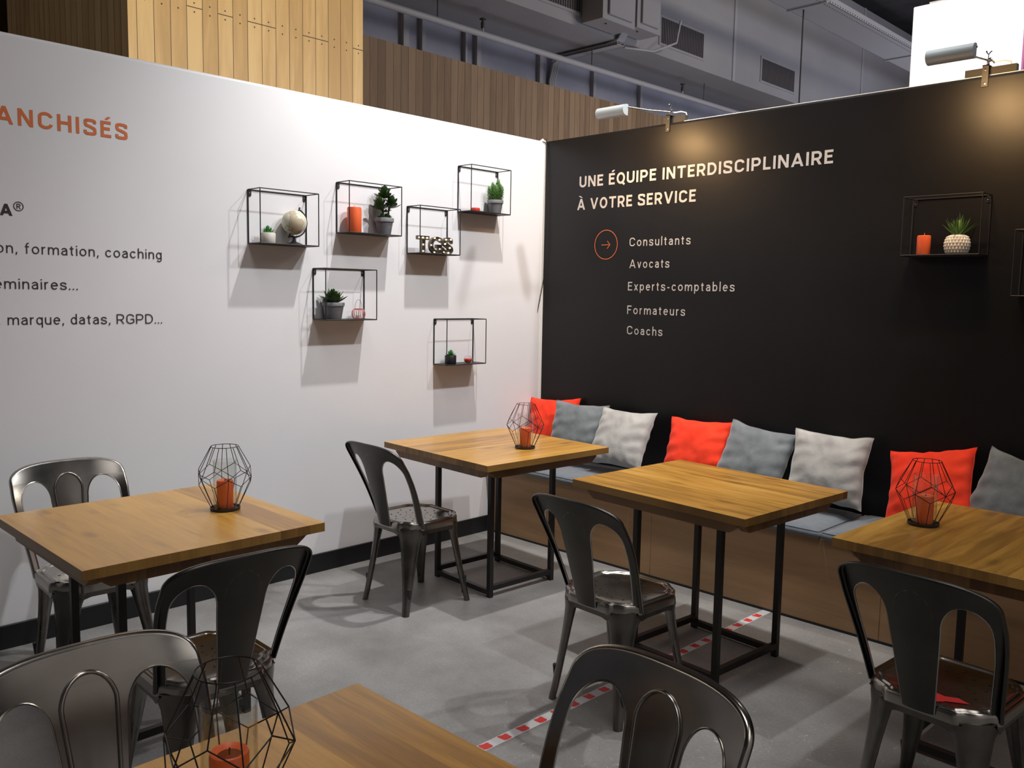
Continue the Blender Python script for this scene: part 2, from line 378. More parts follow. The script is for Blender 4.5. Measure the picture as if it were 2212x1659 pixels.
def thing(name, label, cat, loc=(0, 0, 0), rz=0, group=None):
    o = bpy.data.objects.new(name, None); o.empty_display_size = .05; COL.objects.link(o)
    o.location = loc; o.rotation_euler = (0, 0, rz); return tag(o, label, cat, group)
def struct(o, label=None):
    o['kind'] = 'structure'
    if label: o['label'] = label
    return o
KIDS = {}
def children(o): return [c for c in bpy.data.objects if c.parent == o]
def dup(o, parent=None):
    c = o.copy(); COL.objects.link(c)
    if parent: c.parent = parent
    for ch in children(o): dup(ch, c)
    return c
def place(o, loc, rz=0, label=None, group=None):
    o.location = loc; o.rotation_euler = (0, 0, rz)
    if label: o['label'] = label
    if group: o['group'] = group
    return o

# ------------------------------------------------------------------ setting
H = 2.5
b = MB(); b.box((-8, -12, -.05), (14, 34, 0)); struct(b.build('floor', M['floor'], smooth=0))
# white wall: stretched print over a frame, rounded at the top
def wall_profile(th, side):
    r = .016; pts = [(0, 0), (0, H-r)]
    for k in range(1, 6):
        a = PI/2*k/5; pts.append((-(r-r*math.cos(a)), H-r+r*math.sin(a)))
    pts += [(-th, H), (-th, 0)]
    return pts
b = MB(); pr = wall_profile(.06, 1)
n = len(pr)
vs = [(p[0], -6.2, p[1]) for p in pr]+[(p[0], .0, p[1]) for p in pr]
b.add(vs, [(i, i+1, i+1+n, i+n) for i in range(n-1)]+[tuple(range(n))[::-1], tuple(range(n, 2*n)), (n-1, 0, n, 2*n-1)])
wall_w = struct(b.build('wall_left', M['white_wall'], smooth=50), 'white printed stand wall carrying the wire shelves')
b = MB()
vs = [(-.06, -p[0], p[1]) for p in pr]+[(6.2, -p[0], p[1]) for p in pr]
b.add(vs, [(i+n, i+1+n, i+1, i) for i in range(n-1)]+[tuple(range(n)), tuple(range(n, 2*n))[::-1], (2*n-1, n, 0, n-1)])
b.v = [(x, y, z) for x, y, z in b.v]
wall_b = struct(b.build('wall_back', M['black_wall'], smooth=50), 'black printed stand wall behind the bench')
b = MB(); b.box((6.22, -8.5, 0), (6.28, .0, H)); struct(b.build('wall_reflector', M['white_wall'], bevel=.004), 'unseen white wall added on the right for the chairs to reflect')  # unseen wall, added as a bright surface for the steel chairs to mirror
b = MB(); b.box((1.05, .02, H-.001), (6.1, .055, H+.0045)); b.build('rim_highlight', M['panel'], wall_b, bevel=.001)  # added pale strip in place of the highlight along the wall's top edge
# white sleeve turned round the corner end of the white print, with its folded tip
b = MB(); b.prism([(-.062, -.02), (.0035, -.02), (.0045, .0), (.001, .004), (-.062, .004)], .0, H+.002)
b.add([(-.03, -.03, H), (.012, -.03, H-.004), (.015, -.004, H-.01), (-.03, 0, H), (-.012, -.016, H+.018)], [(0, 1, 4), (1, 2, 4), (2, 3, 4), (3, 0, 4), (3, 2, 1, 0)])
b.build('corner_fold', M['panel'], wall_w, smooth=0)
b = MB(); b.box((0.0, -6.2, 0), (.014, -.02, .1)); bb = struct(b.build('baseboard_left', M['baseboard'], bevel=.002), 'black skirting board along the foot of the white wall')

# lettering
def ell(cx, cy, rx, ry, a0, a1, n=14):
    return [(cx+rx*math.cos(R(a0+(a1-a0)*i/n)), cy+ry*math.sin(R(a0+(a1-a0)*i/n))) for i in range(n+1)]
def spline(P, n=5):
    out = []
    for i in range(len(P)-1):
        p0 = P[max(0, i-1)]; p1 = P[i]; p2 = P[i+1]; p3 = P[min(len(P)-1, i+2)]
        for k in range(n):
            t = k/n
            out.append(tuple(.5*((2*p1[j])+(-p0[j]+p2[j])*t+(2*p0[j]-5*p1[j]+4*p2[j]-p3[j])*t*t+(-p0[j]+3*p1[j]-3*p2[j]+p3[j])*t**3) for j in (0, 1)))
    return out+[P[-1]]
def glyph(ch, w):
    """strokes of one sans-serif letter, cap height 1; 'd' = diagonal cut level, 's' = stroke, 'f' = filled"""
    h = w/2; X = .72; st = lambda x, a, b: ('s', [(x, a), (x, b)]); bar = lambda y, a, b: ('s', [(a, y), (b, y)])
    if ch in 'ÉÈ': p, W = glyph('E', w); return p+[('f', [(.24, 1.10), (.24+w*1.0, 1.10), (.42+w*1.1, 1.27), (.42-w*.1, 1.27)])], W
    if ch == 'À': p, W = glyph('A', w); return p+[('f', [(W/2-.02, 1.10), (W/2-.02+w, 1.10), (W/2-.10, 1.27), (W/2-.10-w*1.2, 1.27)])], W
    if ch == 'é': p, W = glyph('e', w); return p+[('f', [(.24, .83), (.24+w, .83), (.42+w*.8, 1.03), (.42-w*.3, 1.03)])], W
    if ch == ' ': return [], .22
    if ch == 'E': return [st(h, 0, 1), bar(h, h, .61), bar(.53, h, .54), bar(1-h, h, .60)], .61
    if ch == 'F': return [st(h, 0, 1), bar(.51, h, .53), bar(1-h, h, .60)], .60
    if ch == 'L': return [st(h, 0, 1), bar(h, h, .58)], .58
    if ch == 'I': return [st(h, 0, 1)], w
    if ch == 'T': return [st(.38, 0, 1), bar(1-h, 0, .76)], .76
    if ch == 'H': return [st(h, 0, 1), st(.78-h, 0, 1), bar(.52, h, .78-h)], .78
    if ch == 'N': return [st(h, 0, 1), st(.79-h, 0, 1), ('d', (h, 1), (.79-h, 0))], .79
    if ch == 'M': return [st(h, 0, 1), st(1.0-h, 0, 1), ('d', (h+.01, 1), (.5, 0)), ('d', (.99-h, 1), (.5, 0))], 1.0
    if ch == 'A': return [('d', (h, 0), (.45, 1)), ('d', (.90-h, 0), (.45, 1)), bar(.29, .20, .70)], .90
    if ch == 'V': return [('d', (h, 1), (.44, 0)), ('d', (.88-h, 1), (.44, 0))], .88
    if ch == 'U': return [('s', [(h, 1)]+ell(.38, .33, .38-h, .33-h, 180, 360)+[(.76-h, 1)])], .76
    if ch in 'PR':
        p = [st(h, 0, 1), ('s', [(h, 1-h)]+ell(.40, (1-h+.42)/2, .33-h, (1-h-.42)/2, 90, -90)+[(h, .42)])]
        if ch == 'R': p.append(('d', (.38, .44), (.73-h, 0)))
        return p, .73
    if ch == 'D': return [st(h, 0, 1), ('s', [(h, 1-h)]+ell(.33, .5, .44-h, .5-h, 90, -90, 20)+[(h, h)])], .77
    if ch == 'O': return [('s', ell(.42, .5, .42-h, .5-h+.005, 0, 360, 32))], .84
    if ch == 'Q': return glyph('O', w)[0]+[('s', [(.50, .20), (.80, -.08)])], .84
    if ch == 'C': return [('s', [(.80-h, .70)]+ell(.41, .69, .39-h, .31-h, 12, 180)+ell(.41, .31, .39-h, .31-h, 180, 348)+[(.80-h, .30)])], .80
    if ch == 'G': return [('s', [(.79-h, .71)]+ell(.41, .69, .38-h, .31-h, 15, 180)+ell(.41, .32, .39-h, .32-h, 180, 300)+[(.80-h, .16), (.80-h, .46)]), bar(.47, .43, .80)], .80
    if ch == 'S': return [('s', spline([(.71-h, .71), (.62, .87), (.37, 1-h), (.13, .88), (h+.02, .73), (.15, .60), (.37, .52), (.61, .41), (.73-h, .27), (.62, .12), (.37, h), (.12, .12), (h, .30)]))], .73
    if ch == 'o': return [('s', ell(.31, X/2, .31-h, X/2-h, 0, 360, 28))], .62
    if ch == 'c': return [('s', ell(.30, X/2, .30-h, X/2-h, 35, 325, 20))], .57
    if ch == 'e': return [bar(.385, h, .58-h), ('s', [(.58-h, .385)]+ell(.295, X/2, .295-h, X/2-h, 4, 318, 22))], .58
    if ch == 'n': return [st(h, 0, X), ('s', [(h, .34)]+ell(.29, .47, .26-h, .25-h, 160, 0)+[(.55-h, 0)])], .55
    if ch == 'h': return [st(h, 0, 1.04)]+glyph('n', w)[0][1:], .55
    if ch == 'm': return [st(h, 0, X), ('s', [(h, .34)]+ell(.27, .49, .24-h, .23-h, 160, 0)+[(.51-h, 0)]), ('s', [(.50-h, .34)]+ell(.70, .49, .24-h, .23-h, 160, 0)+[(.94-h, 0)])], .94
    if ch == 'r': return [st(h, 0, X), ('s', [(h, .36)]+ell(.28, .46, .24-h*.6, .26-h, 165, 80))], .34
    if ch == 'u': return [st(.55-h, 0, X), ('s', [(h, X)]+ell(.27, .25, .27-h, .25-h, 180, 340)+[(.55-h, .38)])], .55
    if ch == 's': return [('s', [(x*.76, y*X) for x, y in spline([(.70-h, .70), (.60, .86), (.36, 1-h*1.3), (.14, .88), (h+.03, .72), (.15, .60), (.37, .51), (.60, .41), (.72-h, .27), (.60, .12), (.36, h*1.3), (.12, .12), (h, .30)])])], .55
    if ch == 'l': return [st(h, 0, 1.04)], w
    if ch == 'i': return [st(h, 0, X), ('f', [(-.01, .87), (w+.01, .87), (w+.01, .87+w), (-.01, .87+w)])], w
    if ch == 't': return [('s', [(.16, .90)]+[(.16, .2)]+ell(.28, .17, .12, .17-h, 180, 275, 8)), bar(X-h, 0, .34)], .36
    if ch == 'f': return [('s', [(.14, 0), (.14, .80)]+ell(.30, .84, .16, .20-h, 180, 75, 8)), bar(X-h, 0, .34)], .37
    if ch == 'a': return [('s', ell(.27, .49, .22-h*.4, .23-h, 165, 0, 12)+[(.53-h, .45), (.53-h, 0)]), ('s', [(.53-h, .43), (.25, .42)]+ell(.25, .22, .25-h, .22-h, 95, 300, 14)+[(.53-h, .19)])], .55
    if ch == 'v': return [('d', (h, X), (.28, 0)), ('d', (.56-h, X), (.28, 0))], .56
    if ch == 'x': return [('d', (h, X), (.55-h, 0)), ('d', (.55-h, X), (h, 0))], .55
    if ch in 'bp': return [st(h, 0 if ch == 'b' else -.28, 1.04 if ch == 'b' else X), ('s', ell(.30, X/2, .28-h, X/2-h, 0, 360, 24))], .58
    if ch in 'dgq':
        p = [('s', ell(.28, X/2, .28-h, X/2-h, 0, 360, 24))]
        if ch == 'g': p.append(('s', [(.56-h, X), (.56-h, -.04)]+ell(.29, -.04, .27-h, .24-h, 0, -150, 12)))
        else: p.append(st(.56-h, 0 if ch == 'd' else -.28, 1.04 if ch == 'd' else X))
        return p, .56
    if ch == ',': return [('f', [(.0, -.16), (.07, -.16), (.16, .13), (.03, .13)])], .16
    if ch == '.': return [('f', [(0, 0), (w*1.15, 0), (w*1.15, w*1.15), (0, w*1.15)])], w*1.15
    if ch == '-': return [bar(.36, .02, .32)], .34
    if ch == '®':
        p = [('s', ell(.40, .40, .36, .38, 0, 360, 32))]
        for q in (('s', [(.28, .18), (.28, .62)]), ('s', [(.28, .60)]+ell(.42, .50, .11, .10, 90, -90, 8)+[(.28, .40)]), ('s', [(.40, .40), (.54, .18)])): p.append(q)
        return p, .80
    return [], .3
def lettering(body, mat, wall, x0, x1, z, cap, parent, wt=.15, label=None, track=.14):
    """flat vinyl letters; wall 'back' runs along x, wall 'left' runs along y"""
    polys = []; pen = 0
    for ch in body:
        st_, W = glyph(ch, wt)
        for q in st_:
            if q[0] == 'f': polys.append([(x+pen, y) for x, y in q[1]])
            elif q[0] == 'd':
                (ax, ay), (bx, by) = q[1], q[2]; L_ = math.hypot(bx-ax, by-ay); hw = wt/2*L_/abs(by-ay)*.98
                polys.append([(ax-hw+pen, ay), (ax+hw+pen, ay), (bx+hw+pen, by), (bx-hw+pen, by)])
            else:
                P = [q[1][0]]
                for p in q[1][1:]:
                    if math.dist(p, P[-1]) > 1e-4: P.append(p)
                closed = math.dist(P[0], P[-1]) < 1e-3
                if closed: P = P[:-1]
                n_ = len(P); ed = []
                for i in range(n_):
                    a = P[i-1] if (closed or i > 0) else P[i]; c = P[(i+1) % n_] if (closed or i < n_-1) else P[i]
                    d1 = Vector((P[i][0]-a[0], P[i][1]-a[1])); d2 = Vector((c[0]-P[i][0], c[1]-P[i][1]))
                    if d1.length < 1e-6: d1 = d2
                    if d2.length < 1e-6: d2 = d1
                    d1.normalize(); d2.normalize(); t_ = (d1+d2).normalized(); nx = Vector((-t_.y, t_.x)); k_ = wt/2/max(.6, t_.dot(d1))
                    ed.append(((P[i][0]+nx.x*k_, P[i][1]+nx.y*k_), (P[i][0]-nx.x*k_, P[i][1]-nx.y*k_)))
                for i in range(n_ if closed else n_-1):
                    j = (i+1) % n_; polys.append([(x+pen, y) for x, y in (ed[i][0], ed[i][1], ed[j][1], ed[j][0])])
        pen += W+track+(.05 if wt > .12 else .04)
    xs = [x for p in polys for x, y in p]; a, c = min(xs), max(xs); k_ = (x1-x0)/(c-a)
    b = MB()
    for k2, p in enumerate(polys):
        area2 = sum(p[i][0]*p[(i+1) % len(p)][1]-p[(i+1) % len(p)][0]*p[i][1] for i in range(len(p)))
        if (area2 < 0): p = p[::-1]
        v = []
        for (x, y) in p:
            u = x0+(x-a)*k_; q = z+y*cap; dp = .0012+k2*.0000025; v.append((u, -dp, q) if wall == 'back' else (dp, u, q))
        b.add(v, [tuple(range(len(v)))])
    o = b.build('lettering', mat, parent, smooth=0)
    if label: o['label'] = label
    return o
W_, O_, D_ = M['vinyl_white'], M['vinyl_orange'], M['vinyl_dark']
lettering('UNE ÉQUIPE INTERDISCIPLINAIRE', W_, 'back', .299, 1.952, 2.182, .068, wall_b, .185, 'cream heading, first line')
lettering('À VOTRE SERVICE', W_, 'back', .285, 1.160, 2.043, .068, wall_b, .185, 'cream heading, second line')
for t, x0, x1, z in (('Consultants', .706, 1.137, 1.805), ('Avocats', .710, .998, 1.675), ('Experts-comptables', .704, 1.431, 1.541), ('Formateurs', .704, 1.118, 1.399), ('Coachs', .707, .966, 1.276)):
    lettering(t, W_, 'back', x0, x1, z, .051, wall_b, .125, 'cream list line reading '+t, .22)
lettering('FRANCHISÉS', O_, 'left', -3.335, -2.690, 2.143, .068, wall_w, .18, 'orange heading', .20)
lettering('MA', D_, 'left', -3.262, -3.157, 1.782, .046, wall_w, .22, 'bold dark letters')
lettering('®', D_, 'left', -3.153, -3.115, 1.803, .046, wall_w, .07, 'registered mark')
lettering('on, formation, coaching', D_, 'left', -3.222, -2.552, 1.633, .043, wall_w, .105, 'dark text line ending in coaching', .16)
lettering('séminaires...', D_, 'left', -3.268, -2.917, 1.489, .043, wall_w, .105, 'dark text line', .16)
lettering(', marque, datas, RGPD...', D_, 'left', -3.224, -2.557, 1.343, .043, wall_w, .105, 'dark text line ending in RGPD', .15)
b = MB(); cx, cz = .525, 1.820; NR = 48
for k in range(NR):
    a0, a1 = 2*PI*k/NR, 2*PI*(k+1)/NR
    q = lambda a, r: (cx+r*math.cos(a), -.0015, cz+r*math.sin(a))
    b.add([q(a0, .0865), q(a1, .0865), q(a1, .0905), q(a0, .0905)], [(0, 1, 2, 3)])
def bar2(p, q, w=.0018):
    d = Vector((q[0]-p[0], q[1]-p[1])).normalized(); nx = Vector((-d.y, d.x))*w
    b.add([(p[0]+nx.x, -.0015, p[1]+nx.y), (q[0]+nx.x, -.0015, q[1]+nx.y), (q[0]-nx.x, -.0015, q[1]-nx.y), (p[0]-nx.x, -.0015, p[1]-nx.y)], [(0, 1, 2, 3)])
bar2((cx-.035, cz-.001), (cx+.032, cz-.001)); bar2((cx+.010, cz+.022), (cx+.032, cz-.001)); bar2((cx+.010, cz-.024), (cx+.032, cz-.001))
o = b.build('arrow_emblem', O_, wall_b, smooth=0); o['label'] = 'orange ring with an arrow pointing right'

# ------------------------------------------------------------------ bench
BX1 = 5.2
t = thing('bench', 'long plywood box bench built along the black wall', 'bench', (0, 0, 0))
b = MB()
joints = [.03, 1.27, 2.498, 3.74, BX1]
for a, c in zip(joints[:-1], joints[1:]): b.box((a+.0008, -.478, 0), (c-.0008, -.462, .412))
b.box((.03, -.462, 0), (BX1, -.01, .412))
b.build('box', M['ply'], t, bevel=.0012)
b = MB(); b.box((.03, -.470, .0), (BX1, -.4795, .012)); b.build('kick_strip', M['baseboard'], t)
# bench pads
def pad(x0, x1, label):
    b = MB(); nx, ny = 26, 14; y0, y1 = -.503, -.02
    def P(i, j, top):
        u, v = i/(nx-1), j/(ny-1)
        e = min(1, min(u, 1-u)*12, min(v, 1-v)*9); e = math.sqrt(max(0, 1-(1-e)**2))
        x = x0+(x1-x0)*u; y = y0+(y1-y0)*v
        h = .032+.018*e+.004*noise.noise(Vector((x*3, y*5, 0)))*e if top else .002*(1-e)
        ins = .006*(1-e)
        x += ins if u < .5 else -ins; y += ins if v < .5 else -ins
        return (x, y, .413+h)
    b.grid(lambda i, j: P(i, j, True), nx, ny); b.grid(lambda i, j: P(i, ny-1-j, False), nx, ny)
    edge = [(i, 0) for i in range(nx)]+[(nx-1, j) for j in range(1, ny)]+[(i, ny-1) for i in range(nx-2, -1, -1)]+[(0, j) for j in range(ny-2, 0, -1)]
    ne = len(edge); vs = []
    for h in range(5):
        tt = h/4
        for (i, j) in edge:
            p1 = Vector(P(i, j, True)); p0 = Vector(P(i, j, False))
            p = p0.lerp(p1, tt); c = Vector(((x0+x1)/2, (y0+y1)/2, p.z))
            sgn = Vector((1 if i == nx-1 else (-1 if i == 0 else 0), 1 if j == ny-1 else (-1 if j == 0 else 0), 0))
            p += sgn*.007*math.sin(PI*tt); vs.append(p)
    b.add(vs, [(h*ne+k, h*ne+(k+1) % ne, (h+1)*ne+(k+1) % ne, (h+1)*ne+k) for h in range(4) for k in range(ne)])
    o = b.build('bench_cushion', M['seat_fabric'], smooth=60, merge=.0004)
    tag(o, label, 'cushion', 'blue-grey seat pads on the bench')
    b = MB(); pts = [tuple(Vector(P(i, j, True))+Vector((0, 0, .001))) for (i, j) in edge]
    b.tube(pts, .0028, 6, closed=True); b.build('piping', M['seat_fabric'], o)
pad(.025, 1.118, 'blue-grey bench seat pad nearest the white wall, in front of the light grey pillow')
pad(1.126, 2.213, 'blue-grey bench seat pad behind the middle table without lantern')
pad(2.221, 3.31, 'blue-grey bench seat pad behind the right-hand table')

# ------------------------------------------------------------------ pillows
def pillow(pose, mat, label, seed, sw=.385, sh=.362, th=.150):
    cx, cy, cz, yaw, tilt, roll = pose; n_ = 29; b = MB()
    def P(i, j, sd):
        u, v = -1+2*i/(n_-1), -1+2*j/(n_-1)
        pin = 1-.095*(1-u*u)*abs(v)**2.5; pin2 = 1-.085*(1-v*v)*abs(u)**2.5
        x = u*sw/2*pin2; z = v*sh/2*pin
        f = max(0, (1-u**2))**.52*max(0, (1-v**2))**.52
        wr = noise.noise(Vector((u*2.1+seed, v*2.1, sd*3)))*.012*f**.5 + noise.noise(Vector((u*6+seed, v*5, sd)))*.004*f**.5
        ee = (1-f)*f*4
        wr += .004*math.sin((u+v*.4)*17+seed)*ee*(abs(v) > abs(u)) + .004*math.sin((v-u*.3)*15+seed)*ee*(abs(u) > abs(v))
        x += .006*noise.noise(Vector((seed, v*3, 1))); z += .006*noise.noise(Vector((u*3, seed, 2)))
        return (x, sd*(th/2*f+wr)*-1, z)
    b.grid(lambda i, j: P(i, j, 1), n_, n_); b.grid(lambda i, j: P(n_-1-i, j, -1), n_, n_)
    ct, st = math.cos(tilt), math.sin(tilt)
    mt = Matrix.Rotation(yaw, 4, 'Z') @ Matrix.Rotation(-tilt, 4, 'X') @ Matrix.Rotation(-roll, 4, 'Y')
    o = b.build('throw_pillow', mat, smooth=80, merge=.003)
    o.matrix_world = Matrix.Translation((cx, cy, cz)) @ mt
    sm = MB(); pts = [P(i, 0, 1) for i in range(n_)]+[P(n_-1, j, 1) for j in range(1, n_)]+[P(i, n_-1, 1) for i in range(n_-2, -1, -1)]+[P(0, j, 1) for j in range(n_-2, 0, -1)]
    sm.tube([(p[0], 0, p[2]) for p in pts], .0013, 6, closed=True); sm.build('seam', mat, o)
    tag(o, label, 'pillow', 'throw pillows leaning on the black wall')
G = 'throw pillows leaning on the black wall'
pillow((.205, -.100, 0.666, .15, .25, .06), M['velvet_red'], 'coral red velvet pillow in the corner by the white wall', 1)
pillow((.500, -.200, 0.673, .15, .30, -.01), M['velvet_dark'], 'slate grey pillow overlapping the coral pillow in the corner', 2.3)
pillow((.848, -.212, 0.676, .05, .48, .0), M['velvet_light'], 'light grey pillow seen beside the right corner of the table by the white wall', 3.1)
pillow((1.318, -.140, 0.663, .1, .42, .02), M['velvet_red'], 'coral red pillow behind the far edge of the middle table', 4.7)
pillow((1.685, -.165, 0.669, .1, .45, -.13), M['velvet_dark'], 'slate grey pillow between coral and light grey ones at the middle table', 5.2)
pillow((2.080, -.160, 0.678, .12, .36, -.03), M['velvet_light'], 'light grey pillow behind the right corner of the middle table', 6.6)
pillow((2.560, -.150, 0.669, -.1, .50, .2), M['velvet_red'], 'coral red pillow behind the lantern of the right-hand table', 7.9)
pillow((2.925, -.190, 0.679, -.25, .35, -.15), M['velvet_dark'], 'slate grey pillow cut by the right edge of the photo', 8.4)

# ------------------------------------------------------------------ tables
def table(loc, rz, sx, sy, label, legc=(0, 0), lw=.2125, ld=.2125, legrot=0, TZ=.72, swap=False):
    t = thing('cafe_table', label, 'table', loc, rz, 'square pine cafe tables')
    b = MB(); b.box((-sx/2, -sy/2, TZ-.031), (sx/2, sy/2, TZ)); b.mi = [0, 0, 1, 1, 1, 1]; b.build('tabletop', [M['pine'], M['pine_shade']], t, bevel=.0012)
    h0, h1 = TZ-.031-.044, TZ-.031
    def beamx(y):
        b = MB(); e = sx/2-.055
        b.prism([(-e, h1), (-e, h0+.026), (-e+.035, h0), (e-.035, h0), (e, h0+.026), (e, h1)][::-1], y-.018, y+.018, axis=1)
        b.build('apron_beam', M['pine_edge'], t)
    def beamy(x):
        b = MB(); e = sy/2-.055
        b.prism([(-e, h1-.001), (-e, h0+.027), (-e+.035, h0+.001), (e-.035, h0+.001), (e, h0+.027), (e, h1-.001)][::-1], x-.018, x+.018, axis=0)
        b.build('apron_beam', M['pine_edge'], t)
    beamx(-sy/2+.055); beamx(sy/2-.055); beamy(-sx/2+.055); beamy(sx/2-.055)
    q = .0125; lx, ly = legc
    for ax in (-1, 1):
        for ay in (-1, 1):
            b = MB(); X, Y = lx+ax*lw, ly+ay*ld
            b.box((X-q, Y-q, 0), (X+q, Y+q, h1)); b.build('leg', M['steel_frame'], t, bevel=.0015)
    for ay in (-1, 1):
        b = MB(); b.box((lx-lw+q, ly+ay*ld-q, .012), (lx+lw-q, ly+ay*ld+q, .038)); b.v = [(x, y, z_+(.022 if swap else 0)) for x, y, z_ in b.v]; b.build('base_rail', M['steel_frame'], t, bevel=.0015)
        b = MB(); b.box((lx-lw+q, ly+ay*ld-q+.002, h1-.028), (lx+lw-q, ly+ay*ld+q-.002, h1-.003)); b.build('top_rail', M['steel_frame'], t)
    for ax in (-1, 1):
        b = MB(); b.box((lx+ax*lw-q, ly-ld+q, .034), (lx+ax*lw+q, ly+ld-q, .06)); b.v = [(x, y, z_-(.022 if swap else 0)) for x, y, z_ in b.v]; b.build('base_rail', M['steel_frame'], t, bevel=.0015)
    return t
table((.715, -1.110, 0), R(90-3.0), .835, .835, 'square pine cafe table with lantern, in the corner by the white wall', (0, 0), swap=True)
table((2.000, -1.120, 0), R(-3.8), .860, .740, 'square pine cafe table without any lantern, in the middle of the bench row', (.03, -.02), .208, .213)
table((3.155, -1.110, 0), R(90-2.0), .83, .84, 'pine cafe table with lantern cut by the right edge of the photo', swap=True)
table((1.058, -3.040, 0), R(0), .806, .785, 'pine cafe table with lantern beside the long white wall on the left', (-.088, .03))
table((2.990, -3.695, 0), R(1), .86, .83, 'pine cafe table in the foreground, only its far corner in view')

# ------------------------------------------------------------------ chairs
def back_y(x, z):
    tt = (z-.42)/.38
    return -(.193+.095*tt)+.106*(x/.175)**2*(1-min(1, .987*tt))+.05*(x/.2)**2*max(0, tt)*.35
def make_chair():
    root = thing('metal_chair', 'x', 'chair', group='perforated steel bistro chairs')
    # --- backrest: one pressed sheet with hoop, central splat and two arched openings
    ZA = .738
    def outer(z):       # half width of the outline below the shoulder
        k = [(.405, .174), (.46, .180), (.52, .1885), (.58, .197), (.64, .2045), (.69, .208), (.738, .2065)]
        return interp(k, z)
    def interp(k, z):
        if z <= k[0][0]: return k[0][1]
        for (a, p), (c, q) in zip(k, k[1:]):
            if z <= c:
                s_ = (z-a)/(c-a); return p+(q-p)*s_
        return k[-1][1]
    # arch geometry
    xa = .126
    def inner_hoop(z): # outer edge of the opening
        w_ = outer(z)-.021-.006*max(0, (z-.6)/.13)
        zc = .672
        if z > zc:
            s_ = min(1, (z-zc)/(ZA-zc)); w0 = outer(zc)-.021-.006*max(0, (zc-.6)/.13)
            return xa+(w0-xa)*math.sqrt(max(0, 1-s_*s_))
        return w_
    def splat(z):
        w_ = .042+.026*((z-.405)/.25)**1.0
        zc = .655
        if z > zc:
            s_ = min(1, (z-zc)/(ZA-zc)); return xa-(xa-.068)*math.sqrt(max(0, 1-s_*s_))
        return w_
    zr = [.405+(.655-.405)*i/10 for i in range(10)]+[.655+(ZA-.655)*(1-math.cos(PI/2*i/10)) if 0 else .655+(ZA-.655)*math.sin(PI/2*i/10) for i in range(11)]
    V3 = lambda x, z, o=0.: Vector((x, back_y(x, z)-o, z))
    nh, ns = 3, 8
    def sheet(b, o, flip):
        def pt(x, z): return V3(x, z, o)
        fs_ = lambda f: f[::-1] if flip else f
        # hoop strips and splat below the arch
        for sgn in (-1, 1):
            vs = []
            for z in zr:
                for i in range(nh+1): vs.append(pt(sgn*(outer(z)+(inner_hoop(z)-outer(z))*i/nh), z))
            fs = [(j*(nh+1)+i, j*(nh+1)+i+1, (j+1)*(nh+1)+i+1, (j+1)*(nh+1)+i) for j in range(len(zr)-1) for i in range(nh)]
            b.add(vs, [fs_(f) if sgn > 0 else fs_(f[::-1]) for f in fs])
        vs = []
        for z in zr:
            for i in range(ns+1): vs.append(pt(-splat(z)+2*splat(z)*i/ns, z))
        b.add(vs, [fs_((j*(ns+1)+i, (j+1)*(ns+1)+i, (j+1)*(ns+1)+i+1, j*(ns+1)+i+1)) for j in range(len(zr)-1) for i in range(ns)])
        # band above
        row0 = [-outer(ZA)+(outer(ZA)-xa)*i/4 for i in range(4)]+[-xa+2*xa*i/12 for i in range(12)]+[xa+(outer(ZA)-xa)*i/4 for i in range(5)]
        nt_ = 6; vs = []
        for j in range(nt_+1):
            tt = j/nt_
            for x in row0:
                X, Z = topc(x/outer(ZA)); vs.append(pt(x+(X-x)*tt, ZA+(Z-ZA)*tt))
        nr = len(row0)
        b.add(vs, [fs_((j*nr+i, (j+1)*nr+i, (j+1)*nr+i+1, j*nr+i+1)) for j in range(nt_) for i in range(nr-1)])
    def topc(u):   # outline over the top, u in -1..1
        a = abs(u); W0 = outer(ZA)
        th = (1-a)*PI/2
        X = W0*math.cos(th)**.62 if th < PI/2-1e-6 else 0
        Z = ZA+.062*math.sin(th)**.80
        return (math.copysign(X, u), Z)
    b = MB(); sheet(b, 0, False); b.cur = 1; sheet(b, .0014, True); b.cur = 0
    outl = [(-outer(z), z) for z in zr[:-1]]+[topc(-1+2*i/36) for i in range(37)]+[(outer(z), z) for z in zr[:-1][::-1]]
    # rolled flange along the outline, turned to the rear
    prof = [(-.0005, -.0005), (.0028, .0004), (.0052, .0040), (.0064, .0095), (.0060, .0150), (.0035, .0185), (.0012, .0185), (.0030, .0140), (.0034, .0085), (.0020, .0035), (-.0005, .0016)]
    vs = []; m_ = len(outl)
    for i, (x, z) in enumerate(outl):
        a = outl[max(0, i-1)]; c = outl[min(m_-1, i+1)]
        d = Vector((c[0]-a[0], c[1]-a[1])).normalized(); nx = Vector((-d.y, d.x))
        for (p, q) in prof:
            p *= 1.35; q *= 1.1
            v_ = V3(x, z); vs.append((v_.x+nx.x*p, v_.y-q, v_.z+nx.y*p))
    npf = len(prof)
    for k in range(npf):
        b.add(vs if k == 0 else [], [tuple(q_-(0 if k == 0 else len(vs)) for q_ in (i*npf+k, i*npf+(k+1) % npf, (i+1)*npf+(k+1) % npf, (i+1)*npf+k)) for i in range(m_-1)], 0 if (k < 3 or k == npf-1) else 1)
    b.add([], [tuple(q_-len(vs) for q_ in f_) for f_ in ([tuple(range(npf)), tuple((m_-1)*npf+k for k in range(npf))[::-1]])], 1)
    # raised edges of the openings
    for sgn in (-1, 1):
        pts = [V3(sgn*inner_hoop(z), z, -.0006) for z in zr]+[V3(sgn*splat(z), z, -.0006) for z in zr[:-1][::-1]]
        b.tube(pts, .0024, 6)
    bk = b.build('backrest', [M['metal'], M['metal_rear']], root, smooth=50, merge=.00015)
    # pressed loop on the splat
    b = MB(); pts = []
    lw = lambda z: .031+.021*(z-.405)/.3
    for i in range(14): pts.append((-lw(.405+.285*i/13), .405+.285*i/13))
    for i in range(1, 16):
        a = PI*i/16; pts.append((-.052*math.cos(a), .69+.066*math.sin(a)))
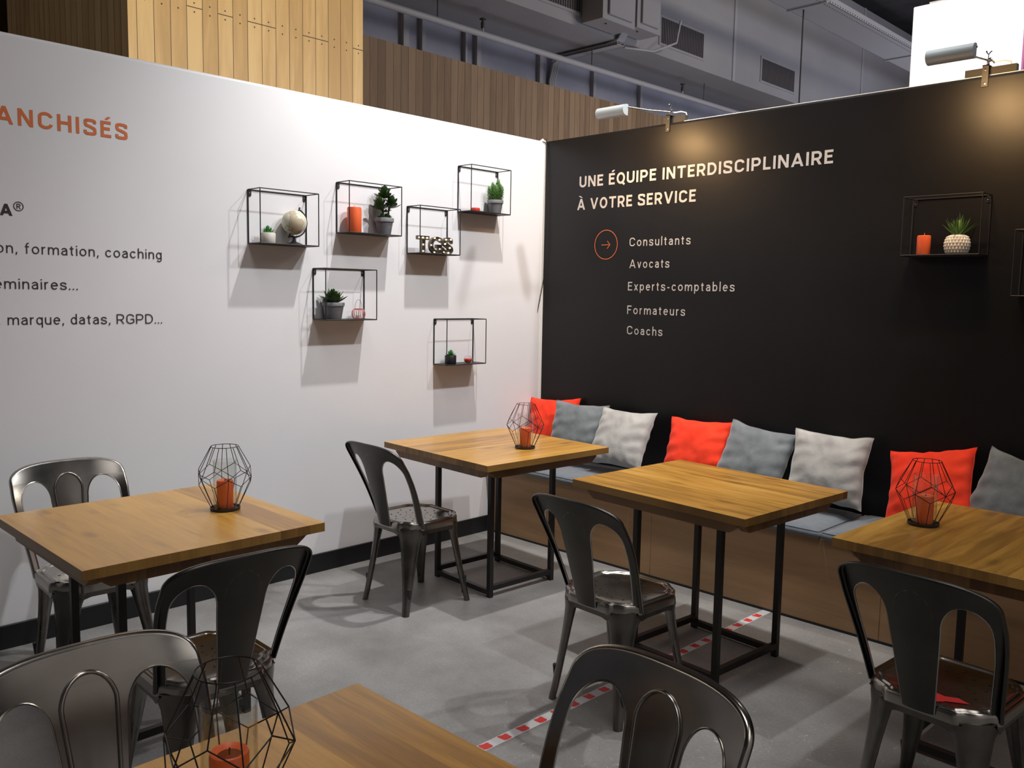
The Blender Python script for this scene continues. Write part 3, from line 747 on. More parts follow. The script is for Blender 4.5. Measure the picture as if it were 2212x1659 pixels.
    for i in range(13, -1, -1): pts.append((lw(.405+.285*i/13), .405+.285*i/13))
    b.tube([V3(x, z, -.0030) for x, z in pts], .0042, 8)
    b.build('pressed_rib', M['metal'], bk, smooth=60)
    # --- seat
    a_ = .180
    corner = [(.180, .084), (.1785, .093), (.173, .100), (.166, .105), (.160, .112), (.155, .122), (.150, .131), (.1425, .1425), (.131, .150), (.122, .155), (.112, .160), (.105, .166), (.100, .173), (.093, .1785), (.084, .180)]
    outline = []
    for q, (sx_, sy_) in enumerate(((1, 1), (-1, 1), (-1, -1), (1, -1))):
        c_ = [(x*sx_, y*sy_) for x, y in corner]
        outline += c_ if q % 2 == 0 else c_[::-1]
    # denser straight runs
    dense = []
    for i, p in enumerate(outline):
        q = outline[(i+1) % len(outline)]; dense.append(p)
        dl = math.dist(p, q)
        if dl > .05:
            for k in range(1, 5): dense.append((p[0]+(q[0]-p[0])*k/5, p[1]+(q[1]-p[1])*k/5))
    nn = len(dense); Z0 = .43
    rings = [(1.0, -.034), (1.004, -.012), (1.0, -.004), (.975, .0015), (.945, .0), (.925, -.0035), (.905, -.0035), (.885, .0015), (.865, .0018), (.845, -.002), (.80, -.0045), (.6, -.006), (.35, -.0075), (.12, -.008)]
    b = MB(); vs = []
    for (s_, dz) in rings:
        rr_ = max(0, (.86-s_)/.86)
        for (x, y) in dense:
            ang = math.atan2(y, x); rad = .17
            X = x*s_*(1-rr_)+rad*s_*math.cos(ang)*rr_; Y = y*s_*(1-rr_)+rad*s_*math.sin(ang)*rr_
            vs.append((X, Y, Z0+dz))
    vs.append((0, 0, Z0-.008)); ci = len(vs)-1
    fs = [(j*nn+i, j*nn+(i+1) % nn, (j+1)*nn+(i+1) % nn, (j+1)*nn+i) for j in range(len(rings)-1) for i in range(nn)]
    fs += [((len(rings)-1)*nn+i, (len(rings)-1)*nn+(i+1) % nn, ci) for i in range(nn)]
    b.add(vs, fs, 0)
    # underside lip
    vs = [(x*s_, y*s_, Z0-.034+dz) for (s_, dz) in ((1., 0), (.985, 0), (.975, .02)) for (x, y) in dense]
    b.add(vs, [(j*nn+(i+1) % nn, j*nn+i, (j+1)*nn+i, (j+1)*nn+(i+1) % nn) for j in range(2) for i in range(nn)], 0)
    hs = []
    for rad_, cnt, off, hr in ((.028, 8, 0, .0022), (.05, 8, .39, .003), (.074, 8, 0, .004), (.098, 8, .39, .0045), (.118, 8, 0, .005)):
        for k in range(cnt):
            an = off+2*PI*k/cnt; hs.append((rad_*math.cos(an), rad_*math.sin(an), hr))
    for (hx, hy, hr) in hs:
        rho = math.hypot(hx, hy); zz = Z0+interp([(0, -.008), (.02, -.008), (.06, -.0075), (.102, -.006), (.137, -.0045)], rho)+.0004
        b.add([(hx+hr*math.cos(2*PI*k/8), hy+hr*math.sin(2*PI*k/8), zz) for k in range(8)], [tuple(range(8))], 1)
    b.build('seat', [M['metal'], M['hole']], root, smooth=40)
    # --- legs
    for sx_ in (-1, 1):
        for sy_ in (-1, 1):
            fx, fy = (.180 if sy_ > 0 else .160)*sx_, .181*sy_
            tx, ty = .119*sx_, .119*sy_
            prof_ = [(.0, .0175, .016), (.05, .0195, .0165), (.11, .0235, .017), (.18, .030, .0175), (.25, .037, .019), (.31, .045, .021), (.355, .053, .025), (.385, .066, .032), (.404, .070, .034), (.410, .050, .02)]
            rad_ = Vector((sx_, sy_, 0)).normalized(); tan_ = Vector((-rad_.y, rad_.x, 0))
            b = MB(); vs = []; nseg = 14
            for (z, hw, hd) in prof_:
                s_ = z/.410; s2 = s_**.9
                c_ = Vector((fx+(tx-fx)*s2, fy+(ty-fy)*s2, z)) - rad_*0
                for k in range(nseg):
                    an = 2*PI*k/nseg; ca, sa = math.cos(an), math.sin(an)
                    rr_ = hd*(ca if ca > 0 else ca*.7)
                    vs.append(c_+rad_*rr_+tan_*hw*sa)
            b.add(vs, [(j*nseg+k, j*nseg+(k+1) % nseg, (j+1)*nseg+(k+1) % nseg, (j+1)*nseg+k) for j in range(len(prof_)-1) for k in range(nseg)]+[tuple(range(nseg))[::-1]])
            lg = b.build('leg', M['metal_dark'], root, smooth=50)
            b = MB(); b.lathe([(.011, .0), (.0128, .002), (.0128, .008), (.011, .010)], 14, (fx, fy, 0)); b.build('foot_cap', M['rubber'], lg)
            b = MB(); c0 = Vector((fx+(tx-fx)*.28, fy+(ty-fy)*.28, .115)); out = Vector((sx_, 0, 0))
            b.tube([c0+out*.008+Vector((0, 0, -.075)), c0+out*.013+Vector((0, 0, -.03)), c0+out*.017+Vector((0, 0, .012))], [.007, .010, .011], 8); b.build('stacking_bumper', M['rubber'], lg)
    # side skirts between the legs, under the seat
    for k in range(4):
        an = k*PI/2; b = MB()
        poly = [(-.11, .397), (.11, .397), (.085, .370), (.060, .376), (-.060, .376), (-.085, .370)]
        vs = [(p, .171+d, z) for d in (0, .002) for p, z in poly]
        b.add(vs, [tuple(range(6)), tuple(range(6, 12))[::-1]]+[((i+1) % 6, i, i+6, (i+1) % 6+6) for i in range(6)])
        b.xf(Matrix.Rotation(an, 4, 'Z')); b.build('skirt', M['metal_dark'], root, smooth=0)
    return root
chair = make_chair()
CH = [((.683, -1.621, 0), -.8, 'grey steel chair at the corner table, back towards the camera, whole chair in view'),
      ((2.035, -1.746, 0), -2.9, 'grey steel chair pulled up to the middle table that has no lantern'),
      ((3.164, -1.702, 0), -4.1, 'grey steel chair with red stickers on its seat at the right-hand table'),
      ((1.580, -3.145, 0), 88.5, 'dark steel chair on the aisle side of the table by the long white wall'),
      ((.520, -3.075, 0), -92.0, 'shiny steel chair squeezed between the long white wall and its table'),
      ((2.496, -3.689, 0), -90.1, 'shiny steel chair cut by the bottom left corner of the photo'),
      ((3.020, -3.210, 0), 175.1, 'bronze-toned steel chair back rising at the bottom centre of the photo')]
chairs = []
for i, (loc, a, lab) in enumerate(CH):
    c = chair if i == 0 else dup(chair)
    place(c, loc, R(a), lab); chairs.append(c)
# red sticker remains on the right-hand chair's seat
sr = [c for c in children(chairs[2]) if c.name.startswith('seat')][0]
b = MB()
for poly in ([(-.02, -.125), (.035, -.128), (.095, -.088), (.06, -.075), (.03, -.092), (-.005, -.085), (-.03, -.10)], [(.015, -.128), (.045, -.126), (.03, -.142), (.01, -.140)], [(-.05, -.115), (-.035, -.118), (-.04, -.13), (-.055, -.127)], [(-.075, -.07), (-.06, -.075), (-.065, -.085)]):
    b.add([(x, y, .4263) for x, y in poly], [tuple(range(len(poly)))])
o = b.build('sticker', M['tape_red'], sr, smooth=0); o['label'] = 'torn red sticker remains'
md = o.modifiers.new('thickness', 'SOLIDIFY'); md.thickness = .0004

# ------------------------------------------------------------------ lanterns
def make_lantern():
    root = thing('wire_lantern', 'x', 'lantern', group='geometric black wire lanterns')
    n_ = 12; ht = .228; rt, rb = .047, .046
    def P(r, k, z): a = 2*PI*k/n_; return Vector((r*math.cos(a), r*math.sin(a), z))
    b = MB(); w_ = .0012
    b.tube([P(rt, k/4, ht) for k in range(4*n_)], w_, 6, closed=True)
    b.tube([P(rb, k/4, .006) for k in range(4*n_)], w_, 6, closed=True)
    for k in range(0, n_, 2):
        hi, lo = P(.088, k, .152), P(.088, k, .094)
        for q in (-1, 1):
            mid = P(.097, k+q, .122); b.rod(hi, mid, w_); b.rod(lo, mid, w_)
        mid = P(.097, k+1, .122)
        b.rod(P(rt, k, ht), hi, w_); b.rod(P(rb, k, .006), lo, w_); b.rod(P(rt, k+1, ht), mid, w_); b.rod(P(rb, k+1, .006), mid, w_)
    b.build('wire_cage', M['wire'], root, smooth=60)
    b = MB(); b.lathe([(.0, .0), (.050, .0), (.052, .003), (.052, .010), (.048, .011), (.047, .005), (0, .005)], 32); b.build('base_plate', M['black_metal'], root)
    return root
def make_glass():
    b = MB(); prof = [(.0405, .0062), (.0405, .174), (.0412, .1765), (.0405, .1785), (.0392, .1765), (.0387, .174), (.0387, .0062)]
    n_ = 40; vs = []; 
    for (r, z) in prof:
        for k in range(n_): a = 2*PI*k/n_; vs.append((r*math.cos(a), r*math.sin(a), z))
    m_ = len(prof)
    b.add(vs, [(j*n_+k, j*n_+(k+1) % n_, ((j+1) % m_)*n_+(k+1) % n_, ((j+1) % m_)*n_+k) for j in range(m_) for k in range(n_)])
    return tag(b.build('glass_cylinder', M['glass'], smooth=50), 'x', 'glass cylinder', 'glass cylinders in the lanterns')
def make_candle(r=.0285, h=.10, melted=True):
    root = thing('pillar_candle', 'x', 'candle', group='orange pillar candles')
    b = MB()
    prof = [(0, 0), (r*.95, 0), (r, .003), (r*1.0, h-.006), (r*.96, h-.001), (r*.88, h+.0005)]
    prof += [(r*.72, h-.002), (r*.60, h-.006)] if melted else [(r*.6, h+.001)]
    b.lathe(prof+[], 32); b.build('wax_body', M['wax'], root)
    b = MB(); b.lathe([(r*.60, h-.006), (r*.3, h-.008), (0, h-.0085)] if melted else [(r*.6, h+.001), (0, h+.0012)], 24); b.build('wax_pool', M['wax_light'] if melted else M['wax'], root)
    b = MB(); b.tube([(0, 0, h-.009), (.0005, 0, h), (.0015, 0, h+.004 if melted else h+.012)], .0012, 6); b.build('wick', M['hole'] if melted else M['wax_light'], root)
    return root
lan = make_lantern(); gl = make_glass(); cd = make_candle()
TZ = .72
spots = [((1.076, -2.811), 10, 'on the table beside the long white wall'), ((.892, -1.074), 25, 'on the corner table by the bench'),
         ((2.867, -1.104), 0, 'on the right-hand table, in front of the coral pillow'), ((2.798, -3.688), 14, 'on the foreground table at the bottom of the photo')]
for i, ((x, y), a, wh) in enumerate(spots):
    l_ = lan if i == 0 else dup(lan); place(l_, (x, y, TZ+.0005), R(a), 'geometric black wire lantern '+wh)
    g_ = gl if i == 0 else dup(gl); place(g_, (x, y, TZ), 0, 'clear glass cylinder round the candle '+wh)
    c_ = cd if i == 0 else dup(cd); place(c_, (x+.003, y-.002, TZ+.0068), R(40*i), 'orange pillar candle inside the lantern '+wh)

# ------------------------------------------------------------------ wire shelves
def shelf(kind, w_, h_, d_=.118, r_=.0032):
    """local: back left bottom at origin, width along +x, front towards -y"""
    root = thing('wire_shelf', 'x', 'shelf', group='black wire box shelves')
    b = MB(); e = r_
    F = lambda x, y, z: (x, -y, z)
    x0, x1, y0, y1, z0, z1 = 0, w_, e, d_, 0, h_
    for z in (z0, z1):
        for (p, q) in (((x0, y0), (x1, y0)), ((x0, y1), (x1, y1)), ((x0, y0), (x0, y1)), ((x1, y0), (x1, y1))): b.rod(F(p[0], p[1], z), F(q[0], q[1], z), r_*(.85 if z else 1), 8)
    for x in (x0, x1):
        for y in (y0, y1): b.rod(F(x, y, z0), F(x, y, z1), r_*(1.15 if y == y0 else .85), 8)
    b.build('wire_frame', M['black_metal'], root, smooth=60)
    b = MB(); b.box((x0, -y1, -.001), (x1, -y0, .0012)); b.build('shelf_plate', M['black_metal'], root)
    for sx_, x in ((1, x0+.004), (-1, x1-.004)):
        b = MB(); c = x+sx_*.007; pts = [(c-.007, h_), (c-.007, h_-.026), (c-.005, h_-.031), (c, h_-.033), (c+.005, h_-.031), (c+.007, h_-.026), (c+.007, h_)]
        inn = [(c-.003, h_-.010), (c-.003, h_-.022), (c-.0025, h_-.025), (c, h_-.027), (c+.0025, h_-.025), (c+.003, h_-.022), (c+.003, h_-.010)]
        vs = [(p, -yy, z) for yy in (.001, .0035) for pl in (pts, inn) for p, z in pl]
        n_ = 7; fs = []
        for k in range(n_):
            l = (k+1) % n_
            fs += [(k, l, n_+l, n_+k), (2*n_+l, 2*n_+k, 3*n_+k, 3*n_+l), (l, k, 2*n_+k, 2*n_+l), (n_+k, n_+l, 3*n_+l, 3*n_+k)]
        b.add(vs, fs); b.build('hanger_tab', M['black_metal'], root, smooth=0)
        b = MB(); b.lathe([(0, .0), (.0034, .0), (.003, .0025), (0, .003)], 10, (c, -.0036, h_-.020), mtx=Matrix.Rotation(R(90), 4, 'X')); b.build('screw', M['chrome'], root)
    return root
SH = [(-2.122, -1.798, 1.728, 1.987, 'wire shelf on the white wall holding the small globe'),
      (-1.613, -1.272, 1.811, 2.073, 'wire shelf on the white wall holding the tall orange candle and a leafy plant'),
      (-1.142, -.843, 1.726, 1.988, 'wire shelf on the white wall holding the lit TGS letters'),
      (-.760, -.433, 1.989, 2.255, 'topmost wire shelf on the white wall, nearest the corner'),
      (-1.758, -1.438, 1.356, 1.620, 'wire shelf on the white wall holding the striped lantern'),
      (-.937, -.624, 1.086, 1.353, 'lowest wire shelf on the white wall, with the small black pot')]
for (y0, y1, z0, z1, lab) in SH:
    s_ = shelf(0, y1-y0, z1-z0); place(s_, (0.0, y0, z0), R(90), lab)
s_ = shelf(1, .333, .264); place(s_, (2.355, 0, 1.713), 0, 'black wire shelf on the black wall holding the pineapple-textured pot')
s_ = shelf(1, .333, .279); place(s_, (2.826, 0, 1.533), 0, 'black wire shelf on the black wall at the right edge of the photo')

# ---- things on the shelves
def leaf(b, base, dirv, length, width, curl=.3, thick=.0014, n_=6, tip=1.0, up=Vector((0, 0, 1)), cup=.25):
    d = Vector(dirv).normalized(); side = d.cross(up)
    side = side.normalized() if side.length > 1e-3 else Vector((1, 0, 0)); nrm = side.cross(d).normalized()
    vs = []
    for i in range(n_+1):
        s_ = i/n_; wd = width*math.sin(PI*min(1, (.12+.88*s_))**tip)**.8 if s_ < 1 else 0.0
        c = Vector(base)+d*length*s_+nrm*curl*length*s_*s_
        for k, (a, o) in enumerate(((-1, cup), (0, 0), (1, cup), (0, -thick/max(width, 1e-4)*1.5))):
            vs.append(c+side*wd/2*a+nrm*wd*o*(.5 if k != 3 else 1))
    fs = [(i*4+k, i*4+(k+1) % 4, (i+1)*4+(k+1) % 4, (i+1)*4+k) for i in range(n_) for k in range(4)]+[(3, 2, 1, 0)]
    b.add(vs, fs)
def rosette(b, c, rad, h, rings, lw, rnd, curl=.35, start=.25, tip=.8):
    for j in range(rings):
        s_ = j/max(1, rings-1); cnt = 5+2*(rings-1-j)
        el = start+(1.25-start)*s_
        for k in range(cnt):
            a = 2*PI*(k+.5*(j % 2))/cnt+rnd.uniform(-.12, .12); e = el+rnd.uniform(-.08, .08)
            ln = rad*(1-.35*s_)*rnd.uniform(.9, 1.1)
            leaf(b, Vector(c)+Vector((0, 0, h*s_*.3)), (math.cos(a)*math.cos(e), math.sin(a)*math.cos(e), math.sin(e)), ln, lw*rnd.uniform(.85, 1.1), curl, tip=tip)
def pot_mesh(rt, rb_, h, rim=.012, lip=.004):
    b = MB()
    prof = [(0, 0), (rb_*.96, 0), (rb_, .003), (rt-lip-.002, h-rim-.002), (rt, h-rim), (rt+.001, h-.002), (rt-.001, h), (rt-.005, h-.001), (rt-.006, h-.010), (0, h-.010)]
    b.lathe(prof, 36); return b
GS = 'small things on the wire shelves'
rnd = random.Random(5)
def plant(name, label, loc, pot, potmat, crown, leafmat, cat='plant'):
    t = thing(name, label, cat, loc)
    pot.build('pot', potmat, t, smooth=50); crown.build('foliage', leafmat, t, smooth=60)
    return t
# shelf 1: cream pot succulent, globe
z = 1.7295
p_ = MB(); p_.lathe([(0, 0), (.034, 0), (.0365, .003), (.0375, .050), (.036, .052), (.034, .050), (.033, .044), (0, .044)], 36)
c_ = MB(); rosette(c_, (0, 0, .046), .038, .05, 4, .013, rnd, .5, .15)
plant('potted_succulent', 'small green succulent in a cream cylinder pot beside the globe', (.060, -2.050, z), p_, M['cream_pot'], c_, M['leaf_bright'])
t = thing('desk_globe', 'small cream desk globe on a black stand', 'globe', (.060, -1.903, z))
b = MB(); b.lathe([(.001, -.0615)]+[(.0615*math.cos(-PI/2+PI*k/24), .0615*math.sin(-PI/2+PI*k/24)) for k in range(1, 24)]+[(.001, .0615)], 48, (0, 0, 0), mtx=Matrix.Rotation(R(23), 4, 'X') )
g_ = b.build('ball', M['globe'], t, smooth=80); g_.location = (0, 0, .112)
b = MB(); b.lathe([(0, 0), (.043, 0), (.044, .003), (.036, .008), (.020, .014), (.010, .018), (.007, .030), (.007, .040), (0, .041)], 32)
b.build('stand', M['black_pot'], t, smooth=50)
b = MB(); ax = R(23); R_ = .0715
pts = []
for k in range(25):
    a = R(90-23)+(-PI)*k/24; pts.append((0, R_*math.cos(a), .112+R_*math.sin(a)))
b.tube(pts, .0042, 8)
for sgn in (1, -1):
    dv = Vector((0, math.cos(R(90-23)), math.sin(R(90-23))))*sgn
    b.rod(Vector((0, 0, .112))+dv*.060, Vector((0, 0, .112))+dv*.082, .0032, 8)
    b.lathe([(0, -.004), (.005, -.003), (.006, 0), (.004, .003), (0, .004)], 10, tuple(Vector((0, 0, .112))+dv*.080))
b.build('meridian_arm', M['black_pot'], t, smooth=60)
# shelf 2: candle, jade plant
z = 1.8125
cs = make_candle(.0375, .134, False); place(cs, (.058, -1.540, z), 0, 'tall thick orange candle on the wire shelf, left of the leafy plant')
p_ = pot_mesh(.052, .036, .092, .022, .003); c_ = MB(); rnd = random.Random(11)
st_ = [((0, 0, .08), (.004, -.014, .125), (.004, -.034, .160)), ((0, .008, .08), (.006, .022, .12), (.012, .040, .172)), ((0, -.004, .08), (-.004, -.004, .15), (0, .0, .222))]
for s3 in st_:
    c_.tube(s3, [.0042, .0036, .003], 6)
for s3 in st_:
    tipv = Vector(s3[2])
    for j in range(3):
        for k in range(6-j):
            a = 2*PI*k/(6-j)+j*.5+rnd.uniform(-.2, .2); e = .15+j*.42
            leaf(c_, tipv+Vector((0, 0, -.025+.012*j)), (math.cos(a)*math.cos(e), math.sin(a)*math.cos(e), math.sin(e)), .062-.008*j, .033, .28, tip=1.55)
rosette(c_, (0, .018, .088), .034, .02, 3, .018, rnd, .4, .2, 1.4); rosette(c_, (.005, -.02, .088), .03, .02, 2, .018, rnd, .4, .1, 1.4)
for k in range(4):
    a = -1.2+k*.8; leaf(c_, (0, 0, .125), (math.cos(a), math.sin(a), .12), .048, .014, .15)
plant('potted_jade_plant', 'dark green branching jade plant in a grey pot beside the tall candle', (.060, -1.346, z), p_, M['grey_pot'], c_, M['leaf_dark'])
# shelf 3: marquee letters T G S
def marquee(ch, y0, y1, label, zb=1.7275, hh=.096):
    cu = bpy.data.curves.new('l', 'FONT'); cu.body = ch; cu.size = 1; cu.offset = .035; cu.resolution_u = 6
    o = bpy.data.objects.new('tmp', cu); COL.objects.link(o); dg = bpy.context.evaluated_depsgraph_get()
    me = bpy.data.meshes.new_from_object(o.evaluated_get(dg)); bpy.data.objects.remove(o); bpy.data.curves.remove(cu)
    xs = [v.co.x for v in me.vertices]; ys = [v.co.y for v in me.vertices]
    a, c, d, e = min(xs), max(xs), min(ys), max(ys); wd = y1-y0
    t = thing('marquee_letter', label, 'letter', (.070, (y0+y1)/2, zb), 0, 'lit marquee letters on the wire shelf')
    for v in me.vertices: v.co = (0, (v.co.x-a)/(c-a)*wd-wd/2, (v.co.y-d)/(e-d)*hh)
    me.materials.clear(); me.materials.append(M['marquee'])
    o = bpy.data.objects.new('letter_face', me); COL.objects.link(o); o.parent = t
    # raised side wall: rim from boundary edges
    from collections import Counter
    cnt = Counter()
    for p in me.polygons:
        for k in p.edge_keys: cnt[k] += 1
    b = MB(); vs = [tuple(v.co) for v in me.vertices]
    for (i, j), n_ in cnt.items():
        if n_ == 1:
            p, q = Vector(vs[i]), Vector(vs[j]); X = Vector((1, 0, 0)); dd = (q-p).normalized().cross(X)*.0009
            b.add([p-dd, q-dd, q+dd, p+dd, p-dd+X*.022, q-dd+X*.022, q+dd+X*.022, p+dd+X*.022], [(0, 3, 2, 1), (4, 5, 6, 7), (0, 1, 5, 4), (1, 2, 6, 5), (2, 3, 7, 6), (3, 0, 4, 7)])
    b.build('letter_rim', M['marquee'], t, smooth=0)
    return t, wd, hh
M['marquee'] = plain('dark_bronze_tin', (.20, .17, .14), .4, .7)
BL = {'T': [(.12, .9), (.5, .9), (.88, .9), (.5, .5), (.5, .12)], 'G': [(.86, .84), (.45, .93), (.13, .5), (.42, .08), (.86, .30)], 'S': [(.86, .90), (.38, .88), (.3, .62), (.76, .40), (.62, .1), (.15, .12)]}
for ch_, y0, y1, lab in (('T', -1.133, -1.052, 'lit tin letter T, first of the three letters on the wire shelf'), ('G', -1.045, -.958, 'lit tin letter G, between the T and the S on the wire shelf'), ('S', -.950, -.872, 'lit tin letter S, last of the three letters on the wire shelf')):
    t, wd, hh = marquee(ch_, y0, y1, lab)
    for (u, v) in BL[ch_]:
        b = MB(); b.lathe([(0, .007), (.0035, .006), (.0048, .002), (.0045, -.002), (.003, -.005), (0, -.006)][::-1], 10, (.012, -wd/2+u*wd, v*hh), mtx=Matrix.Rotation(R(90), 4, 'Y'))
        b.build('bulb', M['bulb_small'], t)
# shelf 4: red tea light, pale succulent
z = 1.9905
t = thing('tealight_holder', 'low red glass tealight holder on the topmost white-wall shelf', 'candle holder', (.060, -.672, z))
b = MB(); b.lathe([(0, 0), (.022, 0), (.027, .005), (.029, .014), (.0275, .023), (.0255, .024), (.024, .020), (0, .019)], 32); b.build('cup', M['red_glass'], t)
p_ = pot_mesh(.049, .035, .083, .020, .003); c_ = MB(); rnd = random.Random(3)
for (sx_, sy_, hh, ln) in ((-.012, -.042, .066, .036), (.012, .012, .112, .038), (.0, .044, .084, .036), (-.020, -.004, .096, .036), (.030, -.022, .074, .036), (.028, .030, .07, .034)):
    c_.tube([(sx_*.5, sy_*.5, .07), (sx_, sy_, .07+hh)], [.003, .002], 6)
    nl = int(hh/.009)
    for j in range(nl+1):
        for k in range(6):
            a = 2*PI*k/6+j*.52; e = .25+.9*(j/nl)**2
            leaf(c_, (sx_*(.5+.5*j/nl), sy_*(.5+.5*j/nl), .078+hh*j/nl*.93), (math.cos(a)*math.cos(e), math.sin(a)*math.cos(e), math.sin(e)), ln*(1.05-.3*j/nl), .013, .2, tip=1.35)
plant('potted_succulent', 'bushy pale green succulent in a grey pot on the topmost white-wall shelf', (.062, -.508, z), p_, M['grey_pot'], c_, M['leaf_pale'])
# shelf 5: rosette plant and striped lantern
z = 1.3575
p_ = pot_mesh(.059, .043, .088, .018, .003); c_ = MB(); rnd = random.Random(8)
rosette(c_, (0, 0, .080), .088, .06, 4, .034, rnd, .22, .30, 1.0)
plant('potted_echeveria', 'dark rosette succulent in a grey pot beside the striped lantern', (.062, -1.676, z), p_, M['grey_pot'], c_, M['leaf_dark'])
t = thing('striped_tealight_lantern', 'small round lantern of pink ribs with a wire handle', 'lantern', (.060, -1.515, z))
b = MB(); b.lathe([(0, 0), (.020, 0), (.020, .004), (0, .004)], 24); b.lathe([(.020, .050), (.024, .050), (.024, .056), (.020, .056), (.020, .050)], 24); b.build('rims', M['lan_red'] if 'lan_red' in M else plain('dull_red_paint', (.42, .05, .045), .45), t)
for k in range(20):
    a = 2*PI*k/20; b = MB()
    pts = []
    for i in range(9):
        ph = -PI/2+PI*i/8; rr_ = .0195+.0165*math.cos(ph); pts.append((rr_*math.cos(a), rr_*math.sin(a), .028+.026*math.sin(ph)))
    b.tube(pts, .0016, 5); b.build('rib', plain('dusty_pink_rib', (.62, .20, .18), .45), t)
b = MB(); pts = [(0, .023*math.cos(PI*k/14), .054+.050*math.sin(PI*k/14)) for k in range(15)]; b.tube(pts, .0010, 5); b.build('handle', plain('copper_wire', (.20, .09, .06), .4, .5), t)
b = MB(); b.lathe([(0, .004), (.014, .004), (.014, .020), (0, .020)], 20); b.build('tealight', plain('white_wax', (.75, .70, .66), .5), t)
# shelf 6: black pot succulent, red candle in a glass ball
z = 1.0875
p_ = MB(); p_.lathe([(0, 0), (.031, 0), (.034, .003), (.0345, .050), (.033, .052), (.031, .050), (.030, .043), (0, .043)], 36)
c_ = MB(); rosette(c_, (0, 0, .044), .036, .05, 4, .013, rnd, .45, .2)
plant('potted_succulent', 'small green succulent in a black pot on the lowest white-wall shelf', (.062, -.858, z), p_, M['black_pot'], c_, M['leaf_bright'])
t = thing('glass_ball_candle', 'small glass ball holding red wax on the lowest white-wall shelf', 'candle', (.060, -.716, z))
b = MB(); prof = [(.001, 0), (.014, 0), (.022, .006), (.0275, .018), (.0275, .026), (.022, .038), (.015, .043)]
n_ = 28; vs = []; pr2 = prof+[(r*.93, z_+(.0016 if i < 4 else 0)) for i, (r, z_) in list(enumerate(prof))[::-1]]
b.lathe(pr2, n_); b.build('glass_ball', M['glass'], t, smooth=60)
b = MB(); b.lathe([(0, .0022), (.012, .0022), (.0198, .008), (.0248, .0185), (.0248, .0255), (.0235, .0275), (0, .0275)], 28); b.build('wax_body', M['red_glass'], t, smooth=50)
# shelf on the black wall
z = 1.7145
cs = make_candle(.0295, .090, False); place(cs, (2.433, -.060, z), 0, 'short orange candle on the black-wall shelf beside the white textured pot')
t = thing('potted_grass_plant', 'spiky green plant in a white diamond-textured pot on the black wall', 'plant', (2.578, -.062, z))
b = MB(); nu, nv = 22, 8; rows = []
profr = [.036, .043, .048, .050, .050, .047, .042, .034]; zs = [0, .010, .024, .038, .052, .066, .078, .086]
vs = []; fs = []
for j in range(nv):
    for i in range(nu):
        a = 2*PI*(i+.5*(j % 2))/nu; vs.append((profr[j]*math.cos(a), profr[j]*math.sin(a), zs[j]))
# pyramidal studs: each diamond gets a raised centre
for j in range(nv-2):
    for i in range(nu):
        odd = j % 2
        A = j*nu+i; B = (j+1)*nu+(i if odd else (i-1) % nu); B2 = (j+1)*nu+((i+1) % nu if odd else i); C_ = (j+2)*nu+i
        cen = (Vector(vs[B])+Vector(vs[B2]))/2; rad_ = Vector((cen.x, cen.y, 0)).normalized(); vs.append(tuple(cen+rad_*.006)); c0 = len(vs)-1
        fs += [(A, B2, c0), (B2, C_, c0), (C_, B, c0), (B, A, c0)]
for i in range(nu):   # close the zigzag rows
    fs.append((i, (i+1) % nu, nu+i)); k = (nv-1)*nu
    if (nv-1) % 2: fs.append((k+i, (k-nu)+(i+1) % nu, k+(i+1) % nu)) if 0 else fs.append((k+(i+1) % nu, k+i, (k-nu)+(i+1) % nu))
fs.append(tuple(range(nu))[::-1])
b.add(vs, fs); k = (nv-1)*nu
b.lathe([(.034, .086), (.030, .0875), (.028, .080), (0, .080)], 22)
b.build('pot', M['cream_pot'], t, smooth=0)
b = MB(); rnd = random.Random(2)
for k in range(42):
    a = 2*PI*k/42*5.3; e = .55+.85*(k/42)+rnd.uniform(-.1, .1); ln = rnd.uniform(.07, .105)
    leaf(b, (.004*math.cos(a), .004*math.sin(a), .080+.004*rnd.random()), (math.cos(a)*math.cos(e), math.sin(a)*math.cos(e), math.sin(e)), ln, .0075, rnd.uniform(-.1, .25), tip=.75)
b.build('foliage', M['leaf_grass'], t, smooth=60)

